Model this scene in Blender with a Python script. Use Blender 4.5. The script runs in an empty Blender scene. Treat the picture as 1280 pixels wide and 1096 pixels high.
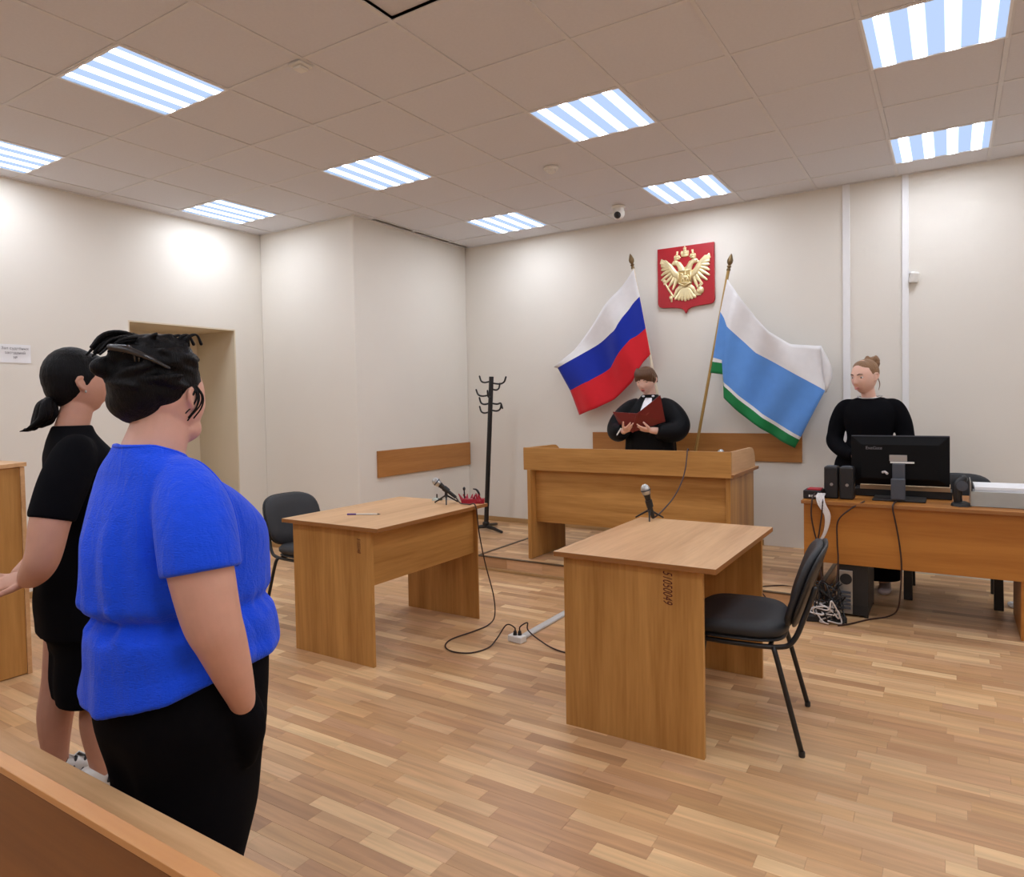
import bpy, bmesh, math, random
from mathutils import Vector, Matrix, Euler, noise
import numpy as np

random.seed(7)
SC = bpy.context.scene
COL = SC.collection
PI = math.pi

# ------------------------------------------------------------------ camera, world, exposure
cam_data = bpy.data.cameras.new('camera')
cam = bpy.data.objects.new('camera', cam_data)
COL.objects.link(cam)
CAM = Vector((2.16472, -3.64394, 1.43))
RIGHT = Vector((0.84409, 0.53588, -0.01869)); UP = Vector((-0.00029, 0.03532, 0.99938)); FWD = Vector((-0.53621, 0.84355, -0.02997))
cam.matrix_world = Matrix(((RIGHT.x, UP.x, -FWD.x, CAM.x), (RIGHT.y, UP.y, -FWD.y, CAM.y), (RIGHT.z, UP.z, -FWD.z, CAM.z), (0, 0, 0, 1)))
cam_data.sensor_width = 36.0
cam_data.sensor_fit = 'HORIZONTAL'
cam_data.lens = 864.56 / 1280 * 36
cam_data.shift_y = -18.92 / 1280
cam_data.clip_start = 0.05
SC.camera = cam
SC.view_settings.view_transform = 'Standard'
SC.view_settings.look = 'None'
SC.view_settings.exposure = 0.0
SC.view_settings.gamma = 1.0
SC.view_settings.use_curve_mapping = False
world = bpy.data.worlds.new('world')
SC.world = world
world.use_nodes = True
world.node_tree.nodes['Background'].inputs[0].default_value = (1.0, 0.97, 0.93, 1)
world.node_tree.nodes['Background'].inputs[1].default_value = 0.05
LAMP_TUBE = 30.5      # radiance of a fluorescent tube seen through the diffuser
LAMP_PANEL = 0.62

CEIL = 3.18
BACK = 2.747
LEFT = -3.80
COLX = -2.48
COLY = 1.0
RIGHTX = 4.8
REAR = -7.0
POD = 0.115

# ------------------------------------------------------------------ materials
def srgb(r, g, b):
    def f(c):
        c /= 255.0
        return c / 12.92 if c <= 0.04045 else ((c + 0.055) / 1.055) ** 2.4
    return (f(r), f(g), f(b), 1.0)

def new_mat(name):
    m = bpy.data.materials.new(name); m.use_nodes = True
    nt = m.node_tree
    return m, nt, nt.nodes['Principled BSDF']

def plain(name, col, rough=0.5, metal=0.0, spec=0.5, noise_amt=0.06, noise_scale=30.0, bump=0.0, bump_scale=200.0, sheen=0.0, stretch=(1, 1, 1)):
    m, nt, b = new_mat(name)
    N = nt.nodes; L = nt.links
    tc = N.new('ShaderNodeTexCoord')
    mp = N.new('ShaderNodeMapping'); mp.inputs['Scale'].default_value = stretch
    L.new(tc.outputs['Object'], mp.inputs['Vector'])
    nz = N.new('ShaderNodeTexNoise'); nz.inputs['Scale'].default_value = noise_scale; nz.inputs['Detail'].default_value = 4
    L.new(mp.outputs['Vector'], nz.inputs['Vector'])
    mix = N.new('ShaderNodeMix'); mix.data_type = 'RGBA'
    a = [c * (1 - noise_amt) for c in col[:3]] + [1]; c2 = [min(1, c * (1 + noise_amt)) for c in col[:3]] + [1]
    mix.inputs['A'].default_value = a; mix.inputs['B'].default_value = c2
    L.new(nz.outputs['Fac'], mix.inputs['Factor']); L.new(mix.outputs['Result'], b.inputs['Base Color'])
    b.inputs['Roughness'].default_value = rough; b.inputs['Metallic'].default_value = metal
    b.inputs['Specular IOR Level'].default_value = spec
    if sheen: b.inputs['Sheen Weight'].default_value = sheen
    if bump:
        n2 = N.new('ShaderNodeTexNoise'); n2.inputs['Scale'].default_value = bump_scale; n2.inputs['Detail'].default_value = 3
        L.new(mp.outputs['Vector'], n2.inputs['Vector'])
        bp = N.new('ShaderNodeBump'); bp.inputs['Strength'].default_value = bump; bp.inputs['Distance'].default_value = 0.004
        L.new(n2.outputs['Fac'], bp.inputs['Height']); L.new(bp.outputs['Normal'], b.inputs['Normal'])
    return m

def wood(name, dark, light, axis, rough=0.42, scale=1.0, spec=0.4):
    m, nt, b = new_mat(name)
    N = nt.nodes; L = nt.links
    tc = N.new('ShaderNodeTexCoord')
    mp = N.new('ShaderNodeMapping')
    s = [9.0 * scale] * 3; s['XYZ'.index(axis)] = 0.55 * scale
    mp.inputs['Scale'].default_value = s
    L.new(tc.outputs['Object'], mp.inputs['Vector'])
    n1 = N.new('ShaderNodeTexNoise'); n1.inputs['Scale'].default_value = 0.9; n1.inputs['Detail'].default_value = 5; n1.inputs['Distortion'].default_value = 0.6
    L.new(mp.outputs['Vector'], n1.inputs['Vector'])
    n2 = N.new('ShaderNodeTexNoise'); n2.inputs['Scale'].default_value = 9.0; n2.inputs['Detail'].default_value = 3
    L.new(mp.outputs['Vector'], n2.inputs['Vector'])
    add = N.new('ShaderNodeMath'); add.operation = 'MULTIPLY_ADD'; add.inputs[1].default_value = 0.35
    L.new(n2.outputs['Fac'], add.inputs[0]); L.new(n1.outputs['Fac'], add.inputs[2])
    cr = N.new('ShaderNodeValToRGB')
    cr.color_ramp.elements[0].position = 0.42; cr.color_ramp.elements[0].color = dark
    cr.color_ramp.elements[1].position = 0.86; cr.color_ramp.elements[1].color = light
    L.new(add.outputs[0], cr.inputs['Fac']); L.new(cr.outputs['Color'], b.inputs['Base Color'])
    b.inputs['Roughness'].default_value = rough; b.inputs['Specular IOR Level'].default_value = spec
    bp = N.new('ShaderNodeBump'); bp.inputs['Strength'].default_value = 0.05; bp.inputs['Distance'].default_value = 0.002
    L.new(n2.outputs['Fac'], bp.inputs['Height']); L.new(bp.outputs['Normal'], b.inputs['Normal'])
    return m

def plank_mat(name, per_island):
    m, nt, b = new_mat(name)
    N = nt.nodes; L = nt.links
    if per_island:
        rnd = N.new('ShaderNodeNewGeometry').outputs['Random Per Island']
    else:
        rnd = N.new('ShaderNodeObjectInfo').outputs['Random']
    tc = N.new('ShaderNodeTexCoord')
    geo = N.new('ShaderNodeNewGeometry')
    mp = N.new('ShaderNodeMapping'); mp.inputs['Scale'].default_value = (1.6, 26, 26)
    L.new(geo.outputs['Position'], mp.inputs['Vector'])
    n1 = N.new('ShaderNodeTexNoise'); n1.noise_dimensions = '4D'; n1.inputs['Scale'].default_value = 1.3; n1.inputs['Detail'].default_value = 5; n1.inputs['Distortion'].default_value = 0.8
    mul = N.new('ShaderNodeMath'); mul.operation = 'MULTIPLY'; mul.inputs[1].default_value = 57.0
    L.new(rnd, mul.inputs[0]); L.new(mul.outputs[0], n1.inputs['W'])
    L.new(mp.outputs['Vector'], n1.inputs['Vector'])
    cr = N.new('ShaderNodeValToRGB'); cr.color_ramp.interpolation = 'LINEAR'
    els = cr.color_ramp.elements
    els[0].position = 0.0; els[0].color = PL[0]
    els[1].position = 1.0; els[1].color = PL[-1]
    for i, c in enumerate(PL[1:-1]):
        e = els.new((i + 1) / (len(PL) - 1)); e.color = c
    L.new(rnd, cr.inputs['Fac'])
    hsv = N.new('ShaderNodeHueSaturation')
    mr = N.new('ShaderNodeMapRange'); mr.inputs['From Min'].default_value = 0.25; mr.inputs['From Max'].default_value = 0.75
    mr.inputs['To Min'].default_value = 0.78; mr.inputs['To Max'].default_value = 1.18
    L.new(n1.outputs['Fac'], mr.inputs['Value']); L.new(mr.outputs[0], hsv.inputs['Value'])
    L.new(cr.outputs['Color'], hsv.inputs['Color'])
    L.new(hsv.outputs['Color'], b.inputs['Base Color'])
    b.inputs['Roughness'].default_value = 0.36; b.inputs['Specular IOR Level'].default_value = 0.4
    return m

PL = [srgb(172, 130, 93), srgb(208, 164, 116), srgb(192, 147, 107), srgb(230, 191, 142), srgb(184, 139, 100), srgb(215, 172, 124), srgb(198, 154, 117), srgb(236, 200, 150)]
M = {}
M['plank'] = plank_mat('laminate_strip', False)
M['plank_many'] = plank_mat('laminate_strips', True)
M['wall'] = plain('cream_wall_paint', srgb(231, 226, 216), 0.85, spec=0.2, noise_amt=0.025, noise_scale=2.2, bump=0.12, bump_scale=160)
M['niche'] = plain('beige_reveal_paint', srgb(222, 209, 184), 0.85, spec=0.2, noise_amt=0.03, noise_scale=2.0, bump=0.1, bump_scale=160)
M['tile'] = plain('ceiling_tile', srgb(222, 222, 226), 0.95, spec=0.1, noise_amt=0.04, noise_scale=60, bump=0.25, bump_scale=260)
M['tbar'] = plain('ceiling_bar', srgb(222, 221, 222), 0.6, spec=0.3)
M['void'] = plain('ceiling_void', srgb(170, 150, 138), 0.95, spec=0.1)
M['sub'] = plain('floor_joint', srgb(160, 120, 84), 0.6)
M['base'] = plain('baseboard_wood', srgb(176, 140, 92), 0.5)
M['strip'] = plain('dark_brass_strip', srgb(92, 72, 50), 0.4, metal=0.3)
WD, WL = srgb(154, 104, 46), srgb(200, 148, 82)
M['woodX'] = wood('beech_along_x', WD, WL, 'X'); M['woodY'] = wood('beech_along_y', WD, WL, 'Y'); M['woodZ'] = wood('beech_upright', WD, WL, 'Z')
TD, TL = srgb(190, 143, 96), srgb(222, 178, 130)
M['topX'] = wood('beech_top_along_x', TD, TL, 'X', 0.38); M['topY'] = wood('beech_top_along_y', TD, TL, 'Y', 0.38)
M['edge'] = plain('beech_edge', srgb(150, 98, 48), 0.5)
M['boardX'] = wood('wall_board_x', srgb(160, 104, 50), srgb(188, 130, 70), 'X'); M['boardY'] = wood('wall_board_y', srgb(160, 104, 50), srgb(188, 130, 70), 'Y')
M['deskX'] = wood('amber_desk_x', srgb(156, 94, 34), srgb(182, 120, 52), 'X')
M['pewX'] = wood('pew_wood_shaded', srgb(112, 64, 26), srgb(142, 88, 40), 'X'); M['pewtop'] = wood('pew_edge', srgb(196, 136, 80), srgb(214, 158, 100), 'X')  # poor light on the pew back is put into its wood as a darker tone
M['black'] = plain('black_plastic', (0.012, 0.012, 0.013, 1), 0.45, noise_amt=0.1)
M['blackmetal'] = plain('black_metal', (0.010, 0.009, 0.009, 1), 0.38, spec=0.5)
M['clip'] = plain('glossy_black_clip', (0.02, 0.02, 0.022, 1), 0.12, spec=0.8)
M['case'] = plain('black_monitor_shell', (0.004, 0.004, 0.0045, 1), 0.6, spec=0.15)
M['leather'] = plain('black_upholstery', (0.020, 0.021, 0.024, 1), 0.55, noise_amt=0.2, noise_scale=90, bump=0.25, bump_scale=500)
M['grey'] = plain('grey_plastic', srgb(70, 74, 82), 0.5)
M['silver'] = plain('silver_metal', srgb(190, 190, 188), 0.32, metal=0.85)
M['white'] = plain('white_plastic', srgb(232, 230, 224), 0.45, noise_amt=0.02)
M['duct'] = plain('white_duct', srgb(240, 240, 240), 0.4, noise_amt=0.02)
M['floorduct'] = plain('grey_floor_duct', srgb(196, 194, 190), 0.5)
M['paper'] = plain('paper', srgb(240, 240, 242), 0.8, noise_amt=0.02)
M['cable'] = plain('brown_black_cable', srgb(52, 28, 20), 0.5)
M['cablewhite'] = plain('white_cable', srgb(215, 208, 204), 0.5)
M['ink'] = plain('dark_red_ink', srgb(84, 26, 18), 0.7)
M['inkgrey'] = plain('grey_print', srgb(120, 118, 122), 0.8)
M['gold'] = plain('gold', srgb(244, 226, 178), 0.34, metal=0.6, noise_amt=0.15, noise_scale=40)
M['red'] = plain('red_enamel', srgb(176, 24, 36), 0.4, noise_amt=0.04)
M['folder'] = plain('oxblood_leather', srgb(112, 26, 22), 0.38, noise_amt=0.12)
M['redbits'] = plain('crimson_plastic', srgb(160, 20, 44), 0.4)
M['pole'] = plain('brass_pole', srgb(176, 142, 82), 0.4, metal=0.35)
M['polewhite'] = plain('pale_pole', srgb(220, 205, 180), 0.5)
M['finial'] = plain('aged_brass', srgb(120, 98, 66), 0.4, metal=0.6)
def cloth(name, c, sheen=0.2): return plain(name, c, 0.75, spec=0.25, noise_amt=0.07, noise_scale=14, bump=0.15, bump_scale=420, sheen=sheen)
M['fwhite'] = cloth('flag_white', srgb(232, 230, 230)); M['fblue'] = cloth('flag_blue', srgb(14, 42, 160)); M['fred'] = cloth('flag_red', srgb(212, 28, 40))
M['flight'] = cloth('flag_light_blue', srgb(96, 150, 222)); M['fgreen'] = cloth('flag_green', srgb(24, 124, 66))
M['skin'] = plain('skin', srgb(222, 170, 148), 0.5, noise_amt=0.09, noise_scale=22, bump=0.06, bump_scale=300)
M['skin2'] = plain('tanned_skin', srgb(206, 154, 130), 0.5, noise_amt=0.09, noise_scale=22, bump=0.06, bump_scale=300)
M['skinpale'] = plain('pale_skin', srgb(232, 188, 168), 0.5, noise_amt=0.06, noise_scale=30)
for k in ('skin', 'skin2', 'skinpale'):
    b = M[k].node_tree.nodes['Principled BSDF']
    b.inputs['Subsurface Weight'].default_value = 0.12; b.inputs['Subsurface Radius'].default_value = (0.02, 0.008, 0.004); b.inputs['Subsurface Scale'].default_value = 0.5
M['lip'] = plain('lips', srgb(176, 92, 86), 0.45); M['brow'] = plain('eyebrow', srgb(74, 50, 36), 0.8); M['eye'] = plain('eye', srgb(60, 44, 38), 0.2)
M['eyewhite'] = plain('eye_white', srgb(226, 220, 214), 0.25)
M['blouse'] = plain('royal_blue_crepe', srgb(22, 82, 246), 0.8, spec=0.2, noise_amt=0.08, noise_scale=24, bump=0.8, bump_scale=120, sheen=0.15, stretch=(1, 1, 3.0))
def crepe(m):
    nt = m.node_tree; N = nt.nodes; L = nt.links; b = N['Principled BSDF']
    old = b.inputs['Normal'].links[0].from_node
    tc = N.new('ShaderNodeTexCoord'); mp = N.new('ShaderNodeMapping'); mp.inputs['Scale'].default_value = (1, 1, .35)
    n = N.new('ShaderNodeTexNoise'); n.inputs['Scale'].default_value = 26; n.inputs['Detail'].default_value = 3; n.inputs['Distortion'].default_value = 1.0
    bp = N.new('ShaderNodeBump'); bp.inputs['Strength'].default_value = .55; bp.inputs['Distance'].default_value = .012
    L.new(tc.outputs['Object'], mp.inputs['Vector']); L.new(mp.outputs['Vector'], n.inputs['Vector']); L.new(n.outputs['Fac'], bp.inputs['Height']); L.new(old.outputs['Normal'], bp.inputs['Normal']); L.new(bp.outputs['Normal'], b.inputs['Normal'])
crepe(M['blouse'])
M['blackcloth'] = plain('black_cloth', (0.004, 0.004, 0.0055, 1), 0.9, spec=0.08, noise_amt=0.2, noise_scale=20, bump=0.2, bump_scale=300)
M['robe'] = plain('black_robe_satin', (0.004, 0.004, 0.005, 1), 0.55, spec=0.12, noise_amt=0.2, noise_scale=20)
def hairmat(name, c, rough=0.42, spec=0.35):
    m, nt, b = new_mat(name); N = nt.nodes; L = nt.links
    tc = N.new('ShaderNodeTexCoord'); mp = N.new('ShaderNodeMapping'); mp.inputs['Scale'].default_value = (60, 60, 9)
    L.new(tc.outputs['Object'], mp.inputs['Vector'])
    nz = N.new('ShaderNodeTexNoise'); nz.inputs['Scale'].default_value = 3.0; nz.inputs['Detail'].default_value = 4; nz.inputs['Distortion'].default_value = 1.2
    L.new(mp.outputs['Vector'], nz.inputs['Vector'])
    mix = N.new('ShaderNodeMix'); mix.data_type = 'RGBA'
    mix.inputs['A'].default_value = [x * 0.55 for x in c[:3]] + [1]; mix.inputs['B'].default_value = [x * 1.5 for x in c[:3]] + [1]
    L.new(nz.outputs['Fac'], mix.inputs['Factor']); L.new(mix.outputs['Result'], b.inputs['Base Color'])
    bp = N.new('ShaderNodeBump'); bp.inputs['Strength'].default_value = 0.6; bp.inputs['Distance'].default_value = 0.006
    L.new(nz.outputs['Fac'], bp.inputs['Height']); L.new(bp.outputs['Normal'], b.inputs['Normal'])
    b.inputs['Roughness'].default_value = rough; b.inputs['Specular IOR Level'].default_value = spec
    return m
M['hairblack'] = hairmat('black_hair', (0.005, 0.0045, 0.005, 1), 0.45, 0.14); M['hairbrown'] = hairmat('auburn_brown_hair', srgb(92, 62, 40)); M['hairlight'] = hairmat('light_brown_hair', srgb(136, 102, 72))
M['jabot'] = plain('white_jabot', srgb(244, 242, 246), 0.8, noise_amt=0.02)
M['glasstip'] = plain('clear_plastic', srgb(190, 200, 190), 0.15)

def lamp_mat():
    m = bpy.data.materials.new('lamp_diffuser'); m.use_nodes = True
    nt = m.node_tree; N = nt.nodes; L = nt.links
    for n in list(N): N.remove(n)
    out = N.new('ShaderNodeOutputMaterial'); em = N.new('ShaderNodeEmission')
    tc = N.new('ShaderNodeTexCoord'); sp = N.new('ShaderNodeSeparateXYZ')
    L.new(tc.outputs['Object'], sp.inputs[0])
    def math_(op, a, b=None, c=None):
        n = N.new('ShaderNodeMath'); n.operation = op
        for i, v in enumerate((a, b, c)):
            if v is None: continue
            if hasattr(v, 'links'): L.new(v, n.inputs[i])
            else: n.inputs[i].default_value = v
        return n.outputs[0]
    t = math_('MULTIPLY_ADD', sp.outputs['X'], 1 / 0.142, 20.0)     # four tubes, 142 mm apart
    fr = math_('FRACT', t)
    d = math_('ABSOLUTE', math_('SUBTRACT', fr, 0.5))                     # 0 on a tube
    tube = N.new('ShaderNodeMapRange'); tube.interpolation_type = 'SMOOTHERSTEP'
    tube.inputs['From Min'].default_value = 0.05; tube.inputs['From Max'].default_value = 0.26; tube.inputs['To Min'].default_value = 1; tube.inputs['To Max'].default_value = 0
    L.new(d, tube.inputs['Value'])
    st = math_('MULTIPLY_ADD', tube.outputs[0], LAMP_TUBE, LAMP_PANEL)
    mix = N.new('ShaderNodeMix'); mix.data_type = 'RGBA'
    mix.inputs['A'].default_value = (0.86, 1.12, 1.62, 1); mix.inputs['B'].default_value = (0.975, 0.985, 1.015, 1)
    L.new(tube.outputs[0], mix.inputs['Factor']); L.new(mix.outputs['Result'], em.inputs['Color']); L.new(st, em.inputs['Strength'])
    L.new(em.outputs[0], out.inputs['Surface'])
    return m
M['lamp'] = lamp_mat()

# ------------------------------------------------------------------ mesh helpers
class MB:
    def __init__(self): self.v = []; self.f = []; self.m = []
    def add(self, vs, fs, mi=0):
        n = len(self.v); self.v += [Vector(p) for p in vs]
        for f in fs: self.f.append([i + n for i in f]); self.m.append(mi)
        return self
    def box(self, a, b, mi=0):
        x0, y0, z0 = a; x1, y1, z1 = b
        return self.add([(x0, y0, z0), (x1, y0, z0), (x1, y1, z0), (x0, y1, z0), (x0, y0, z1), (x1, y0, z1), (x1, y1, z1), (x0, y1, z1)],
                        [(0, 3, 2, 1), (4, 5, 6, 7), (0, 1, 5, 4), (1, 2, 6, 5), (2, 3, 7, 6), (3, 0, 4, 7)], mi)
    def obox(self, c, s, rot=None, mi=0):
        R = rot if rot is not None else Matrix.Identity(3)
        hx, hy, hz = s[0] / 2, s[1] / 2, s[2] / 2
        c = Vector(c)
        vs = [c + R @ Vector(p) for p in [(-hx, -hy, -hz), (hx, -hy, -hz), (hx, hy, -hz), (-hx, hy, -hz), (-hx, -hy, hz), (hx, -hy, hz), (hx, hy, hz), (-hx, hy, hz)]]
        return self.add(vs, [(0, 3, 2, 1), (4, 5, 6, 7), (0, 1, 5, 4), (1, 2, 6, 5), (2, 3, 7, 6), (3, 0, 4, 7)], mi)
    def rings(self, rs, mi=0, caps=True, close=True):
        n = len(rs[0]); vs = [p for r in rs for p in r]; fs = []
        for i in range(len(rs) - 1):
            for j in range(n if close else n - 1):
                k = (j + 1) % n
                fs.append((i * n + j, i * n + k, (i + 1) * n + k, (i + 1) * n + j))
        if caps and close:
            fs.append(tuple(reversed(range(n)))); fs.append(tuple((len(rs) - 1) * n + j for j in range(n)))
        return self.add(vs, fs, mi)
    def tube(self, pts, r, n=10, mi=0, caps=True, round_ends=False):
        pts = [Vector(p) for p in pts]
        if not hasattr(r, '__len__'): r = [r] * len(pts)
        r = list(r)
        if round_ends:
            d0 = (pts[0] - pts[1]).normalized(); d1 = (pts[-1] - pts[-2]).normalized()
            a, ra, b, rb = pts[0], r[0], pts[-1], r[-1]
            pre = [(a + d0 * ra * math.sin(t), ra * math.cos(t)) for t in (1.35, 0.9, 0.45)]
            post = [(b + d1 * rb * math.sin(t), rb * math.cos(t)) for t in (0.45, 0.9, 1.35)]
            pts = [p for p, _ in pre] + pts + [p for p, _ in post]; r = [q for _, q in pre] + r + [q for _, q in post]
        rs = []; up = None
        for i, p in enumerate(pts):
            t = (pts[min(i + 1, len(pts) - 1)] - pts[max(i - 1, 0)])
            if t.length < 1e-9: t = Vector((0, 0, 1))
            t.normalize()
            if up is None:
                up = t.cross(Vector((0.31, 0.22, 0.93)))
                if up.length < 0.1: up = t.cross(Vector((1, 0, 0)))
            up = up - t * up.dot(t); up.normalize()
            s = t.cross(up)
            rs.append([p + (up * math.cos(2 * PI * k / n) + s * math.sin(2 * PI * k / n)) * r[i] for k in range(n)])
        return self.rings(rs, mi, caps)
    def lathe(self, prof, o=(0, 0, 0), n=20, rot=None, mi=0):
        o = Vector(o); R = rot if rot is not None else Matrix.Identity(3)
        rs = [[o + R @ Vector((max(r, 1e-4) * math.cos(2 * PI * k / n), max(r, 1e-4) * math.sin(2 * PI * k / n), z)) for k in range(n)] for r, z in prof]
        return self.rings(rs, mi)
    def prism(self, poly, fn, mi=0):
        """poly: 2-D outline; fn(u, v, side) -> point for side 0 and 1"""
        n = len(poly)
        vs = [fn(u, w, 0) for u, w in poly] + [fn(u, w, 1) for u, w in poly]
        fs = [tuple(reversed(range(n))), tuple(range(n, 2 * n))] + [(i, (i + 1) % n, n + (i + 1) % n, n + i) for i in range(n)]
        return self.add(vs, fs, mi)
    def ell(self, c, r, rot=None, nu=20, nv=12, mi=0):
        c = Vector(c); R = rot if rot is not None else Matrix.Identity(3)
        rs = []
        for i in range(nv + 1):
            t = PI * (0.004 + 0.992 * i / nv)
            rs.append([c + R @ Vector((r[0] * math.sin(t) * math.cos(2 * PI * k / nu), r[1] * math.sin(t) * math.sin(2 * PI * k / nu), -r[2] * math.cos(t))) for k in range(nu)])
        return self.rings(rs, mi)
    def join(self, o):
        return self.add(o.v, o.f)

INV = {}
def mesh_of(name, mb, mats, smooth=False, inv=None, fixn=True):
    me = bpy.data.meshes.new(name)
    vs = [inv @ p for p in mb.v] if inv is not None else mb.v
    me.from_pydata([tuple(p) for p in vs], [], mb.f)
    for m in (mats if isinstance(mats, (list, tuple)) else [mats]): me.materials.append(m)
    me.polygons.foreach_set('material_index', mb.m)
    if fixn:
        bm = bmesh.new(); bm.from_mesh(me); bmesh.ops.recalc_face_normals(bm, faces=bm.faces); bm.to_mesh(me); bm.free()
    if smooth: me.polygons.foreach_set('use_smooth', [True] * len(me.polygons))
    return me

def obj(name, mb, mats, parent=None, smooth=False, bevel=0.0, angle=None, local=False, seg=2):
    root = parent
    while root is not None and root.parent is not None: root = root.parent
    inv = None
    if root is not None and not local: inv = INV[root.name]
    me = mb if isinstance(mb, bpy.types.Mesh) else mesh_of(name, mb, mats, smooth, inv)
    o = bpy.data.objects.new(name, me); COL.objects.link(o)
    if parent is not None: o.parent = parent
    if bevel:
        b = o.modifiers.new('bevel', 'BEVEL'); b.width = bevel; b.segments = seg; b.limit_method = 'ANGLE'; b.angle_limit = 0.6
    if angle is not None:
        me.polygons.foreach_set('use_smooth', [True] * len(me.polygons))
        for e in me.edges: pass
        me.set_sharp_from_angle(angle=angle)
    return o

def tag(o, label=None, cat=None, group=None, kind=None):
    if label: o['label'] = label
    if cat: o['category'] = cat
    if group: o['group'] = group
    if kind: o['kind'] = kind
    return o

def thing(name, label, cat, loc=(0, 0, 0), rz=0.0, group=None):
    o = bpy.data.objects.new(name, None); COL.objects.link(o)
    o.empty_display_size = 0.1
    o.location = loc; o.rotation_euler = (0, 0, rz)
    INV[o.name] = (Matrix.Translation(loc) @ Matrix.Rotation(rz, 4, 'Z')).inverted()
    return tag(o, label, cat, group)

def single(name, label, cat, mb, mats, loc, group=None, **kw):
    """a thing that is one mesh; vertices given in world space, origin at loc"""
    for p in mb.v: p -= Vector(loc)
    o = obj(name, mb, mats, None, **kw); o.location = loc
    INV[o.name] = Matrix.Translation(loc).inverted()
    return tag(o, label, cat, group)

def struct(name, mb, mats, **kw):
    o = obj(name, mb, mats, None, **kw); o['kind'] = 'structure'
    INV[o.name] = Matrix.Identity(4)
    return o

def copy_tree(o, parent=None):
    c = o.copy(); COL.objects.link(c)
    if parent is not None: c.parent = parent
    for ch in list(o.children): copy_tree(ch, c)
    return c

def remesh(mb, voxel, smooth=4, fac=0.5):
    """fuse overlapping closed shapes into one continuous surface"""
    me = mesh_of('tmp', mb, M['white'])
    o = bpy.data.objects.new('tmp', me); COL.objects.link(o)
    r = o.modifiers.new('r', 'REMESH'); r.mode = 'VOXEL'; r.voxel_size = voxel; r.use_smooth_shade = True
    if smooth:
        s = o.modifiers.new('s', 'SMOOTH'); s.iterations = smooth; s.factor = fac
    dg = bpy.context.evaluated_depsgraph_get()
    res = bpy.data.meshes.new_from_object(o.evaluated_get(dg))
    bpy.data.objects.remove(o); bpy.data.meshes.remove(me)
    res.materials.clear()
    res.polygons.foreach_set('use_smooth', [True] * len(res.polygons))
    return res

def spline(pts, k=6):
    """Catmull-Rom through rows of numbers"""
    P = np.array(pts, float)
    Q = np.vstack([2 * P[0] - P[1], P, 2 * P[-1] - P[-2]])
    out = []
    for i in range(len(P) - 1):
        a, b, c, d = Q[i:i + 4]
        for t in np.linspace(0, 1, k, endpoint=False):
            out.append(0.5 * (2 * b + (c - a) * t + (2 * a - 5 * b + 4 * c - d) * t ** 2 + (3 * b - a - 3 * c + d) * t ** 3))
    out.append(P[-1])
    return np.array(out)

def stube(mb, rows, n=14, k=6, round_ends=True):
    """rows of (x, y, z, r)"""
    S = spline(rows, k)
    mb.tube([tuple(s[:3]) for s in S], [max(0.002, s[3]) for s in S], n, round_ends=round_ends)
    return mb

def body_loft(mb, rows, n=64, k=4, pw=2.2, mod=None, tilt=None, xoff=0.0):
    """rows of (z, a, front, back, cy): horizontal rings, front and back depth apart"""
    S = spline(rows, k)
    rs = []
    for z, a, bf, bb, cy in S:
        r = []
        for j in range(n):
            t = 2 * PI * j / n; c, s = math.cos(t), math.sin(t)
            x = a * math.copysign(abs(c) ** (2 / pw), c); y = (bf if s > 0 else bb) * math.copysign(abs(s) ** (2 / pw), s)
            g = 1.0 + (mod(t, z) if mod else 0.0)
            zz = z + (tilt(z, x * g, cy + y * g) if tilt else 0.0)
            r.append(Vector((xoff + x * g, cy + y * g, zz)))
        rs.append(r)
    mb.rings(rs)
    return mb

# ------------------------------------------------------------------ room shell
mb = MB().box((LEFT - 0.3, REAR - 0.3, -0.10), (RIGHTX + 0.3, BACK + 0.3, -0.0035))
floor = struct('floor', mb, M['sub'])
mb = MB().box((LEFT - 0.3, REAR - 0.3, CEIL + 0.30), (RIGHTX + 0.3, BACK + 0.3, CEIL + 0.36))
ceiling = struct('ceiling', mb, M['void'])
struct('wall_back', MB().box((LEFT - 0.3, BACK, -0.1), (RIGHTX + 0.3, BACK + 0.3, CEIL + 0.3)), M['wall'])
struct('wall_right', MB().box((RIGHTX, REAR, -0.1), (RIGHTX + 0.3, BACK, CEIL + 0.3)), M['wall'])
struct('wall_front', MB().box((LEFT - 0.3, REAR - 0.3, -0.1), (RIGHTX + 0.3, REAR, CEIL + 0.3)), M['wall'])
mb = MB()
N0, N1, NT, ND = -0.372, 0.682, 2.20, 0.62       # the doorway recess in the left wall
mb.box((LEFT - 0.9, REAR, -0.1), (LEFT, N0, CEIL + 0.3)); mb.box((LEFT - 0.9, N1, -0.1), (LEFT, BACK, CEIL + 0.3)); mb.box((LEFT - 0.9, N0, NT), (LEFT, N1, CEIL + 0.3))
wl = struct('wall_left', mb, M['wall'])
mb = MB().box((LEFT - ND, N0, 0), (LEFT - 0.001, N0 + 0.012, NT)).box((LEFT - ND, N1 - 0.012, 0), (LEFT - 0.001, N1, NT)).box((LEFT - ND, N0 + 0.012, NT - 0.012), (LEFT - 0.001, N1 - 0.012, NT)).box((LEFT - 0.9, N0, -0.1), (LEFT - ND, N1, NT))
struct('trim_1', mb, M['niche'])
struct('wall_column', MB().box((LEFT, COLY, -0.1), (COLX, BACK, CEIL + 0.3)), M['wall'], bevel=0.012)
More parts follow.
